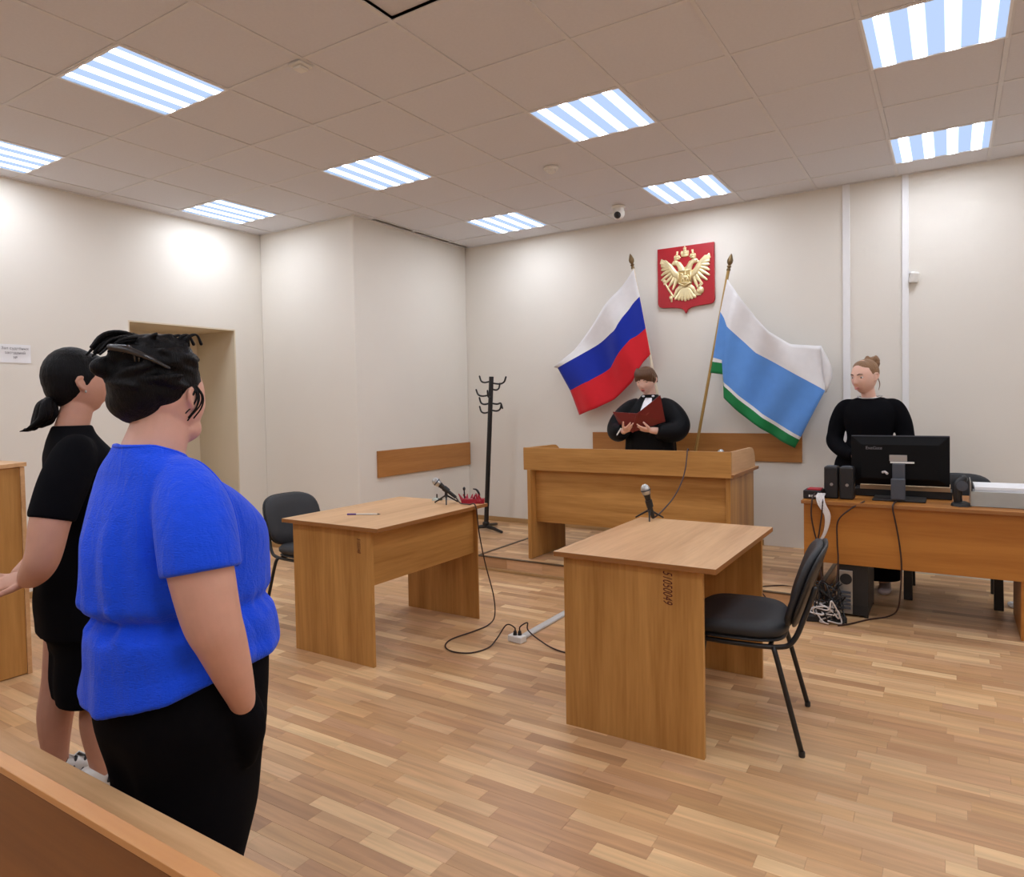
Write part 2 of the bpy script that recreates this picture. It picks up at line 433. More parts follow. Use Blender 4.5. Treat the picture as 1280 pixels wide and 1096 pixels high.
# baseboards
struct('baseboard_back', MB().box((COLX, BACK - 0.016, POD), (0.75, BACK, POD + 0.05)), M['base'], bevel=0.004)
struct('baseboard_column', MB().box((COLX, COLY, POD), (COLX + 0.016, BACK - 0.016, POD + 0.05)), M['base'], bevel=0.004)
struct('baseboard_left', MB().box((LEFT, REAR, 0), (LEFT + 0.016, N0, 0.05)).box((LEFT, N1, 0), (LEFT + 0.016, COLY, 0.05)).box((LEFT, COLY - 0.016, 0), (COLX, COLY, 0.05)), M['base'], bevel=0.004)

# ceiling tiles on a 600 mm grid; lamps take some cells
lamp_cells = [(-6, -3), (-6, 0), (-3, -3), (-3, 0), (-3, 3), (0, 0), (0, 3), (3, 0), (3, 3), (0, -3), (3, -3), (6, -3), (6, 0), (6, 3), (-6, -6), (-3, -6), (0, -6), (3, -6), (6, -6), (-6, -9), (-3, -9), (0, -9), (3, -9), (6, -9)]
open_cell = (0, -3 + 0)
T = 0.6; BAR = 0.024
tile_meshes = {}
def tile_mesh(w, d):
    k = (round(w, 3), round(d, 3))
    if k not in tile_meshes:
        mb = MB(); h = 0.012; e = 0.004
        mb.rings([[Vector((sx * (w / 2 - q), sy * (d / 2 - q), z)) for sx, sy in ((-1, -1), (1, -1), (1, 1), (-1, 1))] for q, z in ((0, h), (0, e), (e, 0))])
        tile_meshes[k] = mesh_of('ceiling_tile', mb, M['tile'])
    return tile_meshes[k]
xs = [LEFT] + [c * T for c in range(-6, 8)] + [RIGHTX]
ys = [REAR] + [r * T for r in range(-11, 5)] + [BACK]
missing = (0, -3)        # raised, darker tile near the top edge of the picture
lamp_cells.remove((0, -3))
for i in range(len(xs) - 1):
    for j in range(len(ys) - 1):
        x0, x1, y0, y1 = xs[i], xs[i + 1], ys[j], ys[j + 1]
        c, r = round(x0 / T) if abs(x0 / T - round(x0 / T)) < 1e-6 else -99, round(y0 / T) if abs(y0 / T - round(y0 / T)) < 1e-6 else -99
        if (c, r) in lamp_cells: continue
        cx, cy = (x0 + x1) / 2, (y0 + y1) / 2
        if cx < COLX and cy > COLY + 0.15: continue
        if x0 < COLX and y0 > COLY: continue
        w, d = x1 - x0 - BAR + 0.004, y1 - y0 - BAR + 0.004
        if w < 0.03 or d < 0.03: continue
        t = bpy.data.objects.new('ceiling_tile', tile_mesh(w, d)); COL.objects.link(t)
        t.location = (cx, cy, CEIL + 0.0035 + random.uniform(-0.001, 0.001)); t.rotation_euler = (random.uniform(-.002, .002), random.uniform(-.002, .002), 0)
        if (c, r) == missing: t.location.z = CEIL + 0.020; tag(t, 'tile lying raised above its bars')
        t.parent = ceiling
mb = MB()
for c in range(-6, 8): mb.box((c * T - BAR / 2, REAR, CEIL), (c * T + BAR / 2, BACK, CEIL + 0.006))
for r in range(-11, 5):
    for i in range(len(xs) - 1): mb.box((xs[i] + BAR / 2, r * T - BAR / 2, CEIL + 0.0012), (xs[i + 1] - BAR / 2, r * T + BAR / 2, CEIL + 0.006))
for a, b in (((LEFT, REAR), (LEFT + 0.02, BACK)), ((LEFT, BACK - 0.02), (RIGHTX, BACK)), ((COLX, COLY - 0.02), (COLX + 0.02, BACK)), ((LEFT, COLY - 0.02), (COLX, COLY))):
    mb.box((a[0], a[1], CEIL - 0.002), (b[0], b[1], CEIL + 0.004))
g = obj('ceiling_grid', mb, M['tbar'], ceiling); g['kind'] = 'stuff'

# lamps
where = {(-6, -3): 'cut off by the left edge of the picture', (-6, 0): 'small in view, close above the left wall corner', (-3, -3): 'at the upper left, nearest and largest of the left lamps',
         (-3, 0): 'in the middle of the left half, above the left desk', (-3, 3): 'small in view, above the coat rack corner', (0, 0): 'in the middle of the ceiling, before the smoke detector',
         (0, 3): 'beside the dome camera, above the red emblem', (3, 0): 'largest in view at the upper right corner', (3, 3): 'at the right, above the white wall ducts'}
frame_mb = MB()
for a, b in (((-.30, -.30), (.30, -.288)), ((-.30, .288), (.30, .30)), ((-.30, -.288), (-.288, .288)), ((.288, -.288), (.30, .288))): frame_mb.box((a[0], a[1], -0.004), (b[0], b[1], 0.02))
frame_me = mesh_of('frame', frame_mb, M['duct'])
diff_me = mesh_of('diffuser', MB().add([(-.288, -.288, 0), (.288, -.288, 0), (.288, .288, 0), (-.288, .288, 0)], [(0, 3, 2, 1)]), M['lamp'], fixn=False)
tray_me = mesh_of('housing', MB().box((-.288, -.288, 0.006), (.288, .288, 0.07)), M['duct'])
for k, (c, r) in enumerate(lamp_cells):
    lab = 'square four tube ceiling lamp ' + where[(c, r)] if (c, r) in where else 'square four tube ceiling lamp outside the picture'
    o = thing('ceiling_lamp', lab, 'ceiling lamp', (c * T + .3, r * T + .3, CEIL + 0.002), 0, 'ceiling lamps')
    for nm, me in (('frame', frame_me), ('diffuser', diff_me), ('housing', tray_me)):
        p = bpy.data.objects.new(nm, me); COL.objects.link(p); p.parent = o

# ------------------------------------------------------------------ floor strips
def in_view(p):
    d = Vector(p) - CAM; z = d.dot(FWD)
    if z < 0.2: return None
    u = 640 + 864.56 * d.dot(RIGHT) / z; v = 529.08 - 864.56 * d.dot(UP) / z
    return (u, v, z) if -60 < u < 1340 and v < 1180 else None
ROW = 0.067; GAP = 0.00025
strips = []
y = -4.6; rng = random.Random(11)
while y < BACK:
    x = LEFT - rng.uniform(0, 0.4)
    while x < RIGHTX:
        ln = rng.choice((0.24, 0.30, 0.34, 0.38, 0.44))
        cx, cy = x + ln / 2, y + ROW / 2
        if not ((cx < COLX and cy > COLY) or (cy > 1.35 and cx < 1.2)):
            q = in_view((cx, cy, 0))
            strips.append((ln * ROW / q[2] ** 2 * (0.3 + 1.3 / q[2]) if q else 0, cx, cy, ln))
        x += ln
    y += ROW
strips.sort(reverse=True)
pm = {}
def strip_mesh(ln):
    if ln not in pm:
        mb = MB(); w, d = ln / 2 - GAP, ROW / 2 - GAP
        mb.rings([[Vector((sx * (w - q), sy * (d - q), z)) for sx, sy in ((-1, -1), (1, -1), (1, 1), (-1, 1))] for q, z in ((0, -.003), (0, -0.0004), (0.0003, 0))])
        pm[ln] = mesh_of('floor_strip', mb, M['plank'])
    return pm[ln]
for s, cx, cy, ln in strips[:300]:
    o = bpy.data.objects.new('floor_strip', strip_mesh(ln)); COL.objects.link(o); o.location = (cx, cy, 0); o.parent = floor
mb = MB()
for s, cx, cy, ln in strips[300:]:
    w, d = ln / 2 - GAP, ROW / 2 - GAP
    mb.add([(cx - w, cy - d, 0), (cx + w, cy - d, 0), (cx + w, cy + d, 0), (cx - w, cy + d, 0), (cx - w, cy - d, -.004), (cx + w, cy - d, -.004), (cx + w, cy + d, -.004), (cx - w, cy + d, -.004)],
           [(0, 1, 2, 3), (0, 4, 5, 1), (1, 5, 6, 2), (2, 6, 7, 3), (3, 7, 4, 0)])
o = obj('floor_strips_beyond', mb, M['plank_many'], floor); o['kind'] = 'stuff'
mb = MB().box((LEFT, REAR, -.004), (RIGHTX, -4.6, 0)); o = obj('floor_sheet_behind', mb, M['plank_many'], floor)

# podium for the bench, with its plank-faced riser
PODX, PODY = 1.40, 1.21
pod = struct('floor_podium', MB().box((COLX, PODY + 0.012, 0), (PODX - 0.012, BACK, POD - 0.004)), M['sub'])
mb = MB(); y = PODY + 0.012
while y < BACK:
    x = COLX - rng.uniform(0, .3)
    while x < PODX:
        ln = rng.choice((0.24, 0.30, 0.34, 0.38, 0.44)); x0, x1 = max(x, COLX) + GAP, min(x + ln, PODX - .012) - GAP; y1 = min(y + ROW, BACK)
        if x1 - x0 > .01: mb.box((x0, y + GAP, POD - .004), (x1, y1 - GAP, POD))
        x += ln
    y += ROW
o = obj('podium_strips', mb, M['plank_many'], pod); o['kind'] = 'stuff'
x = COLX + .1
while x < PODX - .02:
    x1 = min(x + 0.345, PODX)
    o = obj('riser_plank', MB().box((x + .001, PODY, 0.022), (x1 - .001, PODY + .012, POD - .006)), M['plank'], pod); x += 0.345
y = PODY
while y < BACK:
    y1 = min(y + .345, BACK); obj('riser_plank', MB().box((PODX - .012, y + .001, .022), (PODX, y1 - .001, POD - .006)), M['plank'], pod); y = y1
obj('nosing', MB().box((COLX, PODY - .006, POD - .007), (PODX + .006, PODY + .022, POD + .003)).box((PODX - .022, PODY, POD - .007), (PODX + .006, BACK, POD + .003)), M['strip'], pod, bevel=.002)
obj('skirting', MB().box((COLX, PODY - .014, 0), (PODX + .014, PODY, .024)).box((PODX, PODY, 0), (PODX + .014, BACK, .024)), M['base'], pod, bevel=.004)
obj('joint_strip', MB().box((-1.305, PODY + .02, POD), (-1.275, BACK - .016, POD + .004)), M['strip'], pod, bevel=.001)

# wall boards and ducts
single('wall_board', 'long wooden rail board on the back wall behind the judge', 'wall board', MB().box((-.915, BACK - .022, .865), (1.076, BACK, 1.115)), M['boardX'], (.08, BACK - .011, .99), bevel=.002)
single('wall_board', 'short wooden rail board on the side wall left of the coat rack', 'wall board', MB().box((COLX, 1.237, .735), (COLX + .022, 2.735, .99)), M['boardY'], (COLX + .011, 1.98, .86), bevel=.002)
single('cable_duct', 'white vertical cable duct on the back wall, nearer the blue and white flag', 'cable duct', MB().box((1.400, BACK - .016, 0), (1.455, BACK, CEIL)), M['duct'], (1.43, BACK, 0), bevel=.003)
single('cable_duct', 'white vertical cable duct on the back wall, with the motion sensor beside it', 'cable duct', MB().box((1.832, BACK - .02, 0), (1.878, BACK, CEIL)), M['duct'], (1.855, BACK, 0), bevel=.003)
s = thing('motion_sensor', 'small white motion sensor on the wall beside the right duct', 'sensor', (1.915, BACK, 2.36))
obj('body', MB().obox((1.915, BACK - .035, 2.36), (.06, .05, .085), Euler((0.25, .1, .45)).to_matrix()), M['white'], s, bevel=.012)
obj('bracket', MB().box((1.878, BACK - .02, 2.395), (1.92, BACK, 2.41)), M['duct'], s)

# ceiling devices
def detector(loc, label, flat=False):
    t = thing('smoke_detector', label, 'smoke detector', loc)
    if flat: obj('base', MB().lathe([(.001, 0), (.052, 0), (.056, -.01), (.05, -.02), (.03, -.026), (.001, -.027)], loc, 24), M['white'], t, angle=.7)
    else: obj('base', MB().lathe([(.001, 0), (.056, 0), (.058, -.008), (.052, -.018), (.001, -.018)], loc, 24), M['white'], t, angle=.7)
    obj('sensing_chamber', MB().lathe([(.036, -.017), (.034, -.034), (.022, -.042), (.001, -.043)], loc, 24), M['white'], t, angle=.7)
detector((-.36, .94, CEIL), 'round white smoke detector in the middle of the ceiling, beyond the central lamp')
t = thing('smoke_detector', 'square white detector on the ceiling grid, right of the nearest left lamp', 'smoke detector', (-.65, -1.17, CEIL))
obj('base', MB().box((-.695, -1.215, CEIL - .014), (-.605, -1.125, CEIL)), M['white'], t, bevel=.01); obj('cover', MB().box((-.68, -1.20, CEIL - .03), (-.62, -1.14, CEIL - .014)), M['white'], t, bevel=.01)
L = (-.37, 2.20, CEIL)
t = thing('dome_camera', 'white dome security camera with dark lens hanging under the ceiling', 'camera', L)
obj('mount', MB().lathe([(.001, 0), (.062, 0), (.062, -.012), (.05, -.02), (.05, -.05), (.001, -.05)], L, 24), M['white'], t, angle=.6)
obj('dome', MB().ell((L[0], L[1], CEIL - .065), (.056, .056, .056)), M['white'], t, smooth=True)
dv = (CAM - Vector((L[0], L[1], CEIL - .065))); dv = (dv.normalized() + Vector((-.25, 0, -.25))).normalized()
obj('lens', MB().ell(Vector((L[0], L[1], CEIL - .065)) + dv * .034, (.034, .034, .034)), M['black'], t, smooth=True)

# notice on the left wall
t = thing('wall_notice', 'white printed paper notice taped on the left wall', 'notice', (LEFT, -1.24, 1.87))
def curlY(z): return LEFT + .003
obj('sheet', MB().rings([[Vector((LEFT + .002 + e + .004 * math.sin(5 * yy) ** 2, yy, zz)) for yy in np.linspace(-1.385, -1.128, 10)] for zz, e in ((1.80, .002), (1.87, .0), (1.938, .003))], caps=False, close=False), M['paper'], t)
def text(body, parent, loc, rot, size, mat, name='lettering', align='CENTER', shear=0.0, ext=0.0004, sx=1.0):
    cu = bpy.data.curves.new(name, 'FONT'); cu.body = body; cu.size = size; cu.align_x = align; cu.align_y = 'CENTER'; cu.shear = shear; cu.extrude = ext
    tmp = bpy.data.objects.new(name, cu); COL.objects.link(tmp)
    dg = bpy.context.evaluated_depsgraph_get()
    me = bpy.data.meshes.new_from_object(tmp.evaluated_get(dg))
    bpy.data.objects.remove(tmp); bpy.data.curves.remove(cu)
    me.materials.clear(); me.materials.append(mat)
    o = bpy.data.objects.new(name, me); COL.objects.link(o)
    mw = Matrix.Translation(loc) @ rot.to_4x4() @ Matrix.Diagonal((sx, 1, 1, 1))
    root = parent
    while root.parent is not None: root = root.parent
    o.matrix_local = INV[root.name] @ mw
    o.parent = parent
    return o
def basis(x, y):     # text local x, y axes in world space
    x = Vector(x).normalized(); y = Vector(y).normalized(); z = x.cross(y)
    return Matrix((x, y, z)).transposed()
for body, zz, sz in (('Зал судебных', 1.907, .027), ('заседаний', 1.874, .027), ('№', 1.838, .026)):
    text(body, t, (LEFT + .012, -1.235, zz), basis((0, 1, 0), (0, 0, 1)), sz, M['inkgrey'])

# ------------------------------------------------------------------ desks
def panel(name, a, b, mat, parent, label=None, edge=None):
    mb = MB().box(a, b)
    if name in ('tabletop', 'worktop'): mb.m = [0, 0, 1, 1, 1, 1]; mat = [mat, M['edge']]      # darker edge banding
    o = obj(name, mb, mat, parent, bevel=.0015)
    if label: o['label'] = label
    return o
d1 = thing('desk', 'wooden desk on the left with a microphone and a pen on top', 'desk', (-.8, -.42, 0))
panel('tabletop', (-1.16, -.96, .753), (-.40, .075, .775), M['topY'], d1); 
panel('side_panel', (-1.112, -.918, 0), (-.490, -.896, .753), M['woodZ'], d1); panel('side_panel', (-1.09, .062, 0), (-.480, .084 - .012, .753), M['woodZ'], d1)
panel('modesty_panel', (-.532, -.896, .44), (-.510, .062, .753), M['woodY'], d1)
n = text('5105048', d1, (-.580, -.9184, .662), basis((0, 0, -1), (1, 0, 0)), .036, M['ink'], 'inventory_number', shear=.25, sx=.66); n['label'] = 'handwritten dark number'
d2 = thing('desk', 'wooden desk in the right foreground with a dark number on its side panel', 'desk', (1.04, -.5, 0))
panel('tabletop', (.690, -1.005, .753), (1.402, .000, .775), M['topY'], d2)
panel('side_panel', (.722, -.972, 0), (1.340, -.950, .753), M['woodZ'], d2); panel('side_panel', (.735, -.03, 0), (1.352, -.008, .753), M['woodZ'], d2)
panel('modesty_panel', (.765, -.950, .40), (.787, -.03, .753), M['woodY'], d2)
n = text('51050049', d2, (1.195, -.9724, .672), basis((0, 0, -1), (1, 0, 0)), .056, M['ink'], 'inventory_number', shear=.3, sx=.60); n['label'] = 'handwritten dark red number'

# judge's bench
jb = thing('judge_bench', 'wide wooden judge bench with raised parapet on the podium', 'bench', (0, 1.65, POD))
panel('side_panel', (-.838, 1.30, POD + .003), (-.805, 1.90, .865), M['woodZ'], jb); panel('side_panel', (.792, 1.37, POD), (.825, 2.06, .865), M['woodZ'], jb)
panel('front_panel', (-.805, 1.385, .42), (.792, 1.407, .865), M['woodX'], jb)
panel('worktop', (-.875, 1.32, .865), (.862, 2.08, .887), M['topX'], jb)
panel('parapet', (-.882, 1.318, .862), (.845, 1.342, 1.05), M['woodX'], jb)
def side_parapet(x0, x1, y0, y1):
    pl = [(y0, .862), (y1 + .10, .862)]
    for k in range(7):
        a = k / 6 * PI / 2; pl.append((y1 + .10 - .12 * (1 - math.cos(a)) , .94 + .105 * math.sin(a)))
    pl.append((y0, 1.048))
    return MB().prism(pl, lambda u, w, s: (x0 if s == 0 else x1, u, w))
obj('side_parapet', side_parapet(-.882, -.86, 1.342, 1.84), M['woodY'], jb, bevel=.0015); obj('side_parapet', side_parapet(.823, .845, 1.342, 1.93), M['topY'], jb, bevel=.0015)

# clerk's desk
cd = thing('clerk_desk', 'long amber wooden desk on the right carrying the computer', 'desk', (1.92, 1.55, 0))
panel('tabletop', (1.325, 1.22, .728), (2.62, 1.88, .75), M['deskX'], cd)
panel('side_panel', (1.345, 1.26, 0), (1.367, 1.86, .728), M['deskX'], cd); panel('side_panel', (2.505, 1.26, 0), (2.527, 1.86, .728), M['deskX'], cd)
panel('modesty_panel', (1.338, 1.245, .345), (2.60, 1.26, .728), M['deskX'], cd)

# pew in the foreground
pw = thing('court_pew', 'wooden pew bench at the bottom left with its back to the viewer', 'bench', (.3, -2.95, 0))
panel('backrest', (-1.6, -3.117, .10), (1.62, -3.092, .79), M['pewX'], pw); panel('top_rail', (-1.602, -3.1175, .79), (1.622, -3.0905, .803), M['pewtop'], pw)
SX = .985
panel('seat_board', (-1.6, -3.092, .428), (SX - .002, -2.715, .45), M['topX'], pw); panel('seat_board', (SX + .002, -3.092, .428), (1.62, -2.715, .45), M['topX'], pw)
for x in (-1.5, -.6, .3, 1.55): panel('support', (x, -3.09, 0), (x + .025, -2.76, .428), M['pewX'], pw)

# lectern at the left edge
lc = thing('lectern', 'tall plain wooden lectern cut by the left edge, behind the woman in black', 'lectern', (-2.33, -2.2, 0), 0)
panel('side_panel', (-2.11, -2.62, .005), (-2.088, -1.925, 1.13), M['woodZ'], lc); panel('side_panel', (-2.60, -2.62, .005), (-2.578, -1.925, 1.13), M['woodZ'], lc)
panel('front_panel', (-2.60, -1.924, 0), (-2.085, -1.902, 1.132), M['topX'], lc); panel('shelf', (-2.578, -2.6, .7), (-2.11, -1.925, .722), M['woodX'], lc)
obj('sloped_top', MB().add([(-2.62, -2.64, 1.10), (-2.075, -2.64, 1.10), (-2.075, -1.895, 1.135), (-2.62, -1.895, 1.135), (-2.62, -2.64, 1.122), (-2.075, -2.64, 1.122), (-2.075, -1.895, 1.157), (-2.62, -1.895, 1.157)], [(0, 3, 2, 1), (4, 5, 6, 7), (0, 1, 5, 4), (1, 2, 6, 5), (2, 3, 7, 6), (3, 0, 4, 7)]), M['topX'], lc, bevel=.002)

# ------------------------------------------------------------------ visitor chairs (local: faces +Y, seat at 0.46)
def rounded_slab(w, d, t, r, bend, n=9, pw=3.4):
    """soft cushion outline in x (w) and y (d) with thickness t, bend(x, y) lifts it"""
    mb = MB(); rs = []
    for q, z in ((.55, -t * .5), (.9, -t * .46), (1.0, -t * .15), (1.0, t * .15), (.93, t * .42), (.6, t * .5), (.2, t * .52)):
        ring = []
        for k in range(36):
            a = 2 * PI * k / 36; c, s = math.cos(a), math.sin(a)
            x = w / 2 * q * math.copysign(abs(c) ** (2 / pw), c); y = d / 2 * q * math.copysign(abs(s) ** (2 / pw), s)
            ring.append(Vector((x, y, z + bend(x, y))))
        rs.append(ring)
    return mb.rings(rs)
def make_chair(label, loc, rz):
    t = thing('visitor_chair', label, 'chair', loc, rz, 'black visitor chairs')
    seat = rounded_slab(.47, .43, .07, .06, lambda x, y: .46 + .012 * (abs(x) / .23) ** 2 - (.03 * max(0, (y - .08) / .13) ** 2))
    obj('seat', seat, M['leather'], t, smooth=True, local=True)
    shell = rounded_slab(.455, .415, .022, .06, lambda x, y: .426 + .01 * (abs(x) / .23) ** 2 - (.03 * max(0, (y - .08) / .13) ** 2)); obj('seat_shell', shell, M['black'], t, smooth=True, local=True)
    def back(off, w, h, th):
        m2 = rounded_slab(w, h, th, .05, lambda x, y: .028 * (x / .22) ** 2)
        for p in m2.v:
            x, yv, z = p
            hh = yv                       # height along the back
            p.x = x; p.y = -.225 - .34 * (hh + .16) + z + off; p.z = .645 + hh
        return m2
    obj('backrest', back(0, .45, .34, .04), M['leather'], t, smooth=True, local=True); obj('back_shell', back(-.024, .455, .345, .02), M['black'], t, smooth=True, local=True)
    for sx in (-1, 1):
        obj('leg', stube(MB(), [(sx * .20, .15, .415, .011), (sx * .225, .17, .36, .011), (sx * .25, .235, .012, .011)], 10, round_ends=False), M['blackmetal'], t, smooth=True, local=True)
        obj('leg', stube(MB(), [(sx * .20, -.16, .415, .011), (sx * .225, -.18, .36, .011), (sx * .25, -.27, .012, .011)], 10, round_ends=False), M['blackmetal'], t, smooth=True, local=True)
        obj('side_tube', stube(MB(), [(sx * .20, .17, .414, .011), (sx * .205, 0, .41, .011), (sx * .205, -.18, .414, .011), (sx * .205, -.24, .45, .011), (sx * .19, -.285, .56, .011), (sx * .18, -.318, .66, .011)], 10), M['blackmetal'], t, smooth=True, local=True)
        for yy in (.235, -.27): obj('foot_cap', MB().lathe([(.0115, 0), (.0125, .004), (.012, .022), (.001, .022)], (sx * .25, yy, 0), 12), M['black'], t, local=True)
    for yy in (.14, -.15): obj('crossbar', MB().tube([(-.2, yy, .412), (.2, yy, .412)], .010, 10), M['blackmetal'], t, local=True)
    return t
c1 = make_chair('black upholstered chair pulled up to the right foreground desk', (1.365, -.535, 0), PI / 2 + .12)
c2 = copy_tree(c1); c2.location = (-1.50, -.38, 0); c2.rotation_euler = (0, 0, -PI / 2 - .05); c2['label'] = 'black upholstered chair behind the left desk, beside the woman in blue'

# clerk's chair behind the desk
t = thing('office_chair', 'black chair with broad legs behind the computer desk', 'chair', (2.18, 2.1, 0))
cb = rounded_slab(.46, .32, .05, .05, lambda x, y: .03 * (x / .22) ** 2)
for p in cb.v: p.x, p.y, p.z = p.x + 2.19, 2.36 - p.z, .695 + p.y
obj('backrest', cb, M['leather'], t, smooth=True)
obj('seat', rounded_slab(.50, .46, .08, .06, lambda x, y: .45), M['leather'], t, smooth=True, local=True)
for x in (1.91, 2.43):
    for y in (1.89, 2.33): obj('leg', MB().add([(x - .027, y - .02, 0), (x + .027, y - .02, 0), (x + .027, y + .02, 0), (x - .027, y + .02, 0), (x - .03, y - .02 + .01, .42), (x + .02, y - .01, .42), (x + .02, y + .03, .42), (x - .03, y + .03, .42)], [(0, 3, 2, 1), (4, 5, 6, 7), (0, 1, 5, 4), (1, 2, 6, 5), (2, 3, 7, 6), (3, 0, 4, 7)]), M['black'], t, bevel=.003)
obj('seat_frame', MB().box((1.89, 1.88, .38), (2.45, 1.91, .42)).box((1.89, 2.32, .38), (2.45, 2.35, .42)), M['black'], t)
for x in (1.95, 2.41): obj('back_post', MB().box((x - .012, 2.36, .38), (x + .012, 2.385, .75)), M['black'], t)

# ------------------------------------------------------------------ coat rack
cr = thing('coat_rack', 'black metal coat rack leaning in the corner on the podium', 'coat rack', (-1.90, 2.22, POD))
pt = Vector((-1.815, 2.24, 1.70)); pb = Vector((-1.905, 2.22, POD + .03))
obj('pole', MB().tube([pb, pb.lerp(pt, .5), pt], .024, 16), M['blackmetal'], cr, angle=.6)
for a in (0, 2.1, 4.2):
    a += -.35
    obj('foot', MB().tube([pb + Vector((0, 0, .01)), pb + Vector((math.cos(a) * .12, math.sin(a) * .12, .005)), pb + Vector((math.cos(a) * .27, math.sin(a) * .27, -.012))], [.02, .018, .014], 10, round_ends=True), M['blackmetal'], cr, smooth=True)
obj('collar', MB().lathe([(.024, 0), (.036, 0), (.036, .05), (.024, .06)], pb, 16), M['blackmetal'], cr, angle=.6)
for h, a, up in ((1.635, .15, 1), (1.655, 2.85, 1), (1.515, 3.3, 1), (1.575, 1.3, 1), (1.43, .35, -1), (1.36, .05, 1), (1.34, 3.05, 1), (1.43, 3.9, 1), (1.50, -1.4, 1)):
    f = (h - pb.z) / (pt.z - pb.z); o = pb.lerp(pt, f); d = Vector((math.cos(a) * .85, math.sin(a) * .5, 0))
    R_ = .185 if h > 1.45 else .145
    obj('hook', stube(MB(), [(*o, .009), (*(o + d * R_ * .6 + Vector((0, 0, -.012))), .009), (*(o + d * R_ * .95 + Vector((0, 0, .005 * up))), .009), (*(o + d * R_ * 1.1 + Vector((0, 0, .055 * up))), .009)], 8), M['blackmetal'], cr, smooth=True)

# ------------------------------------------------------------------ flags
def resample(pts, n):
    P = np.array(pts); d = np.r_[0, np.cumsum(np.linalg.norm(np.diff(P, axis=0), axis=1))]; d /= d[-1]
    t = np.linspace(0, 1, n)
    return np.stack([np.interp(t, d, P[:, 0]), np.interp(t, d, P[:, 1])], 1)
def flag_mesh(curves, y, mats, wave, nsub, N=34, head=None):
    """curves: stripe boundaries from pole to fly edge as (x, z); stripes filled between them"""
    mb = MB(); rows = []; mi = []
    R = []
    for c in curves:
        if head: R.append(np.vstack([resample(c[:2], head), resample(c[1:3], 3)[1:], resample(c[2:], N - head - 2 + 1)[1:]]))
        else:
            a = resample(c, N)
            R.append(a)
    for k in range(len(R) - 1):
        for j in range(nsub[k]):
            f = j / nsub[k]; rows.append(R[k] * (1 - f) + R[k + 1] * f); mi.append(k)
    rows.append(R[-1])
    n = len(rows[0]); m = len(rows)
    for i, r in enumerate(rows):
        for j in range(n):
            t = j / (n - 1); s = i / (m - 1)
            mb.v.append(Vector((r[j][0], y + wave(t, s), r[j][1])))
    for i in range(m - 1):
        for j in range(n - 1):
            mb.f.append([i * n + j, (i + 1) * n + j, (i + 1) * n + j + 1, i * n + j + 1]); mb.m.append(mi[i])
    return mb
R0 = [(-0.388, 2.676), (-0.48, 2.572), (-0.636, 2.403), (-0.864, 2.147), (-1.043, 1.943), (-1.248, 1.783)]
R1 = [(-0.331, 2.412), (-0.401, 2.358), (-0.501, 2.236), (-0.57, 2.11), (-0.78, 1.992), (-0.981, 1.884), (-1.215, 1.774)]
R2 = [(-0.275, 2.107), (-0.365, 2.042), (-0.426, 2.016), (-0.66, 1.75), (-0.87, 1.624), (-1.095, 1.542)]
R3 = [(-0.231, 1.86), (-0.3, 1.791), (-0.412, 1.609), (-0.622, 1.44), (-0.79, 1.356), (-1.009, 1.292)]
U0 = [(0.506, 2.477), (0.529, 2.44), (0.577, 2.365), (0.744, 2.122), (0.862, 1.99), (1.028, 1.874), (1.264, 1.85)]
U1 = [(0.443, 2.196), (0.475, 2.139), (0.500, 2.065), (0.742, 1.819), (1.027, 1.649), (1.183, 1.55), (1.292, 1.481)]
U2 = [(0.376, 1.797), (0.453, 1.771), (0.462, 1.58), (0.603, 1.457), (0.791, 1.294), (0.941, 1.198), (1.112, 1.101)]
U3 = [(0.368, 1.761), (0.46, 1.743), (0.465, 1.545), (0.603, 1.422), (0.791, 1.26), (0.941, 1.164), (1.099, 1.077)]
U4 = [(0.349, 1.662), (0.459, 1.644), (0.464, 1.438), (0.602, 1.31), (0.79, 1.16), (0.94, 1.065), (1.061, 1.006)]
def finish_flag(o, th=.002):
    s = o.modifiers.new('solid', 'SOLIDIFY'); s.thickness = th; s.offset = 0
    for p in o.data.polygons: p.use_smooth = True
def flagpole(name, label, top, base, mats):
    t = thing(name, label, 'flag', (base[0], base[1], POD))
    a, b = Vector(base), Vector(top)
    obj('pole', MB().tube([a, a.lerp(b, .5), b], .0135, 12), mats, t, angle=.7)
    d = (b - a).normalized(); rot = d.to_track_quat('Z', 'Y').to_matrix()
    obj('finial', MB().lathe([(.001, -.02), (.017, -.015), (.017, 0), (.011, .008), (.02, .022), (.011, .034), (.024, .055), (.026, .075), (.012, .115), (.001, .135)], b, 14, rot), M['finial'], t, angle=.6)
    obj('stand', MB().lathe([(.001, 0), (.12, 0), (.125, .012), (.06, .03), (.028, .045), (.024, .16), (.014, .17)], (base[0], base[1], POD), 24), M['blackmetal'], t, angle=.6)
    return t
fr = flagpole('flag', 'white, blue and red striped flag hanging left behind the judge', (-.405, 2.6, 2.70), (.084, 2.6, POD + .01), M['polewhite'])
c = obj('cloth', flag_mesh([R0, R1, R2, R3], 2.585, None, lambda t, s: -.006 + .035 * min(1, t * 4) * math.sin(2.2 * t * PI * 1.6 + 1.8 * s + .6) + .012 * min(1, t * 3) * math.sin(17 * t - 3 * s), [7, 10, 10]), [M['fwhite'], M['fblue'], M['fred']], fr); finish_flag(c)
fu = flagpole('flag', 'white, light blue and green striped flag on a brass pole right of the judge', (.515, 2.54, 2.565), (.043, 2.54, POD + .01), M['pole'])
def uw(t, s):
    a = -.014 if t < .16 else -.032
    return a + .03 * max(0, min(1, (t - .2) * 4)) * math.sin(9.5 * t - 4.2 * s - 1.2) + .012 * min(1, t * 3) * math.sin(21 * t + 5 * s)
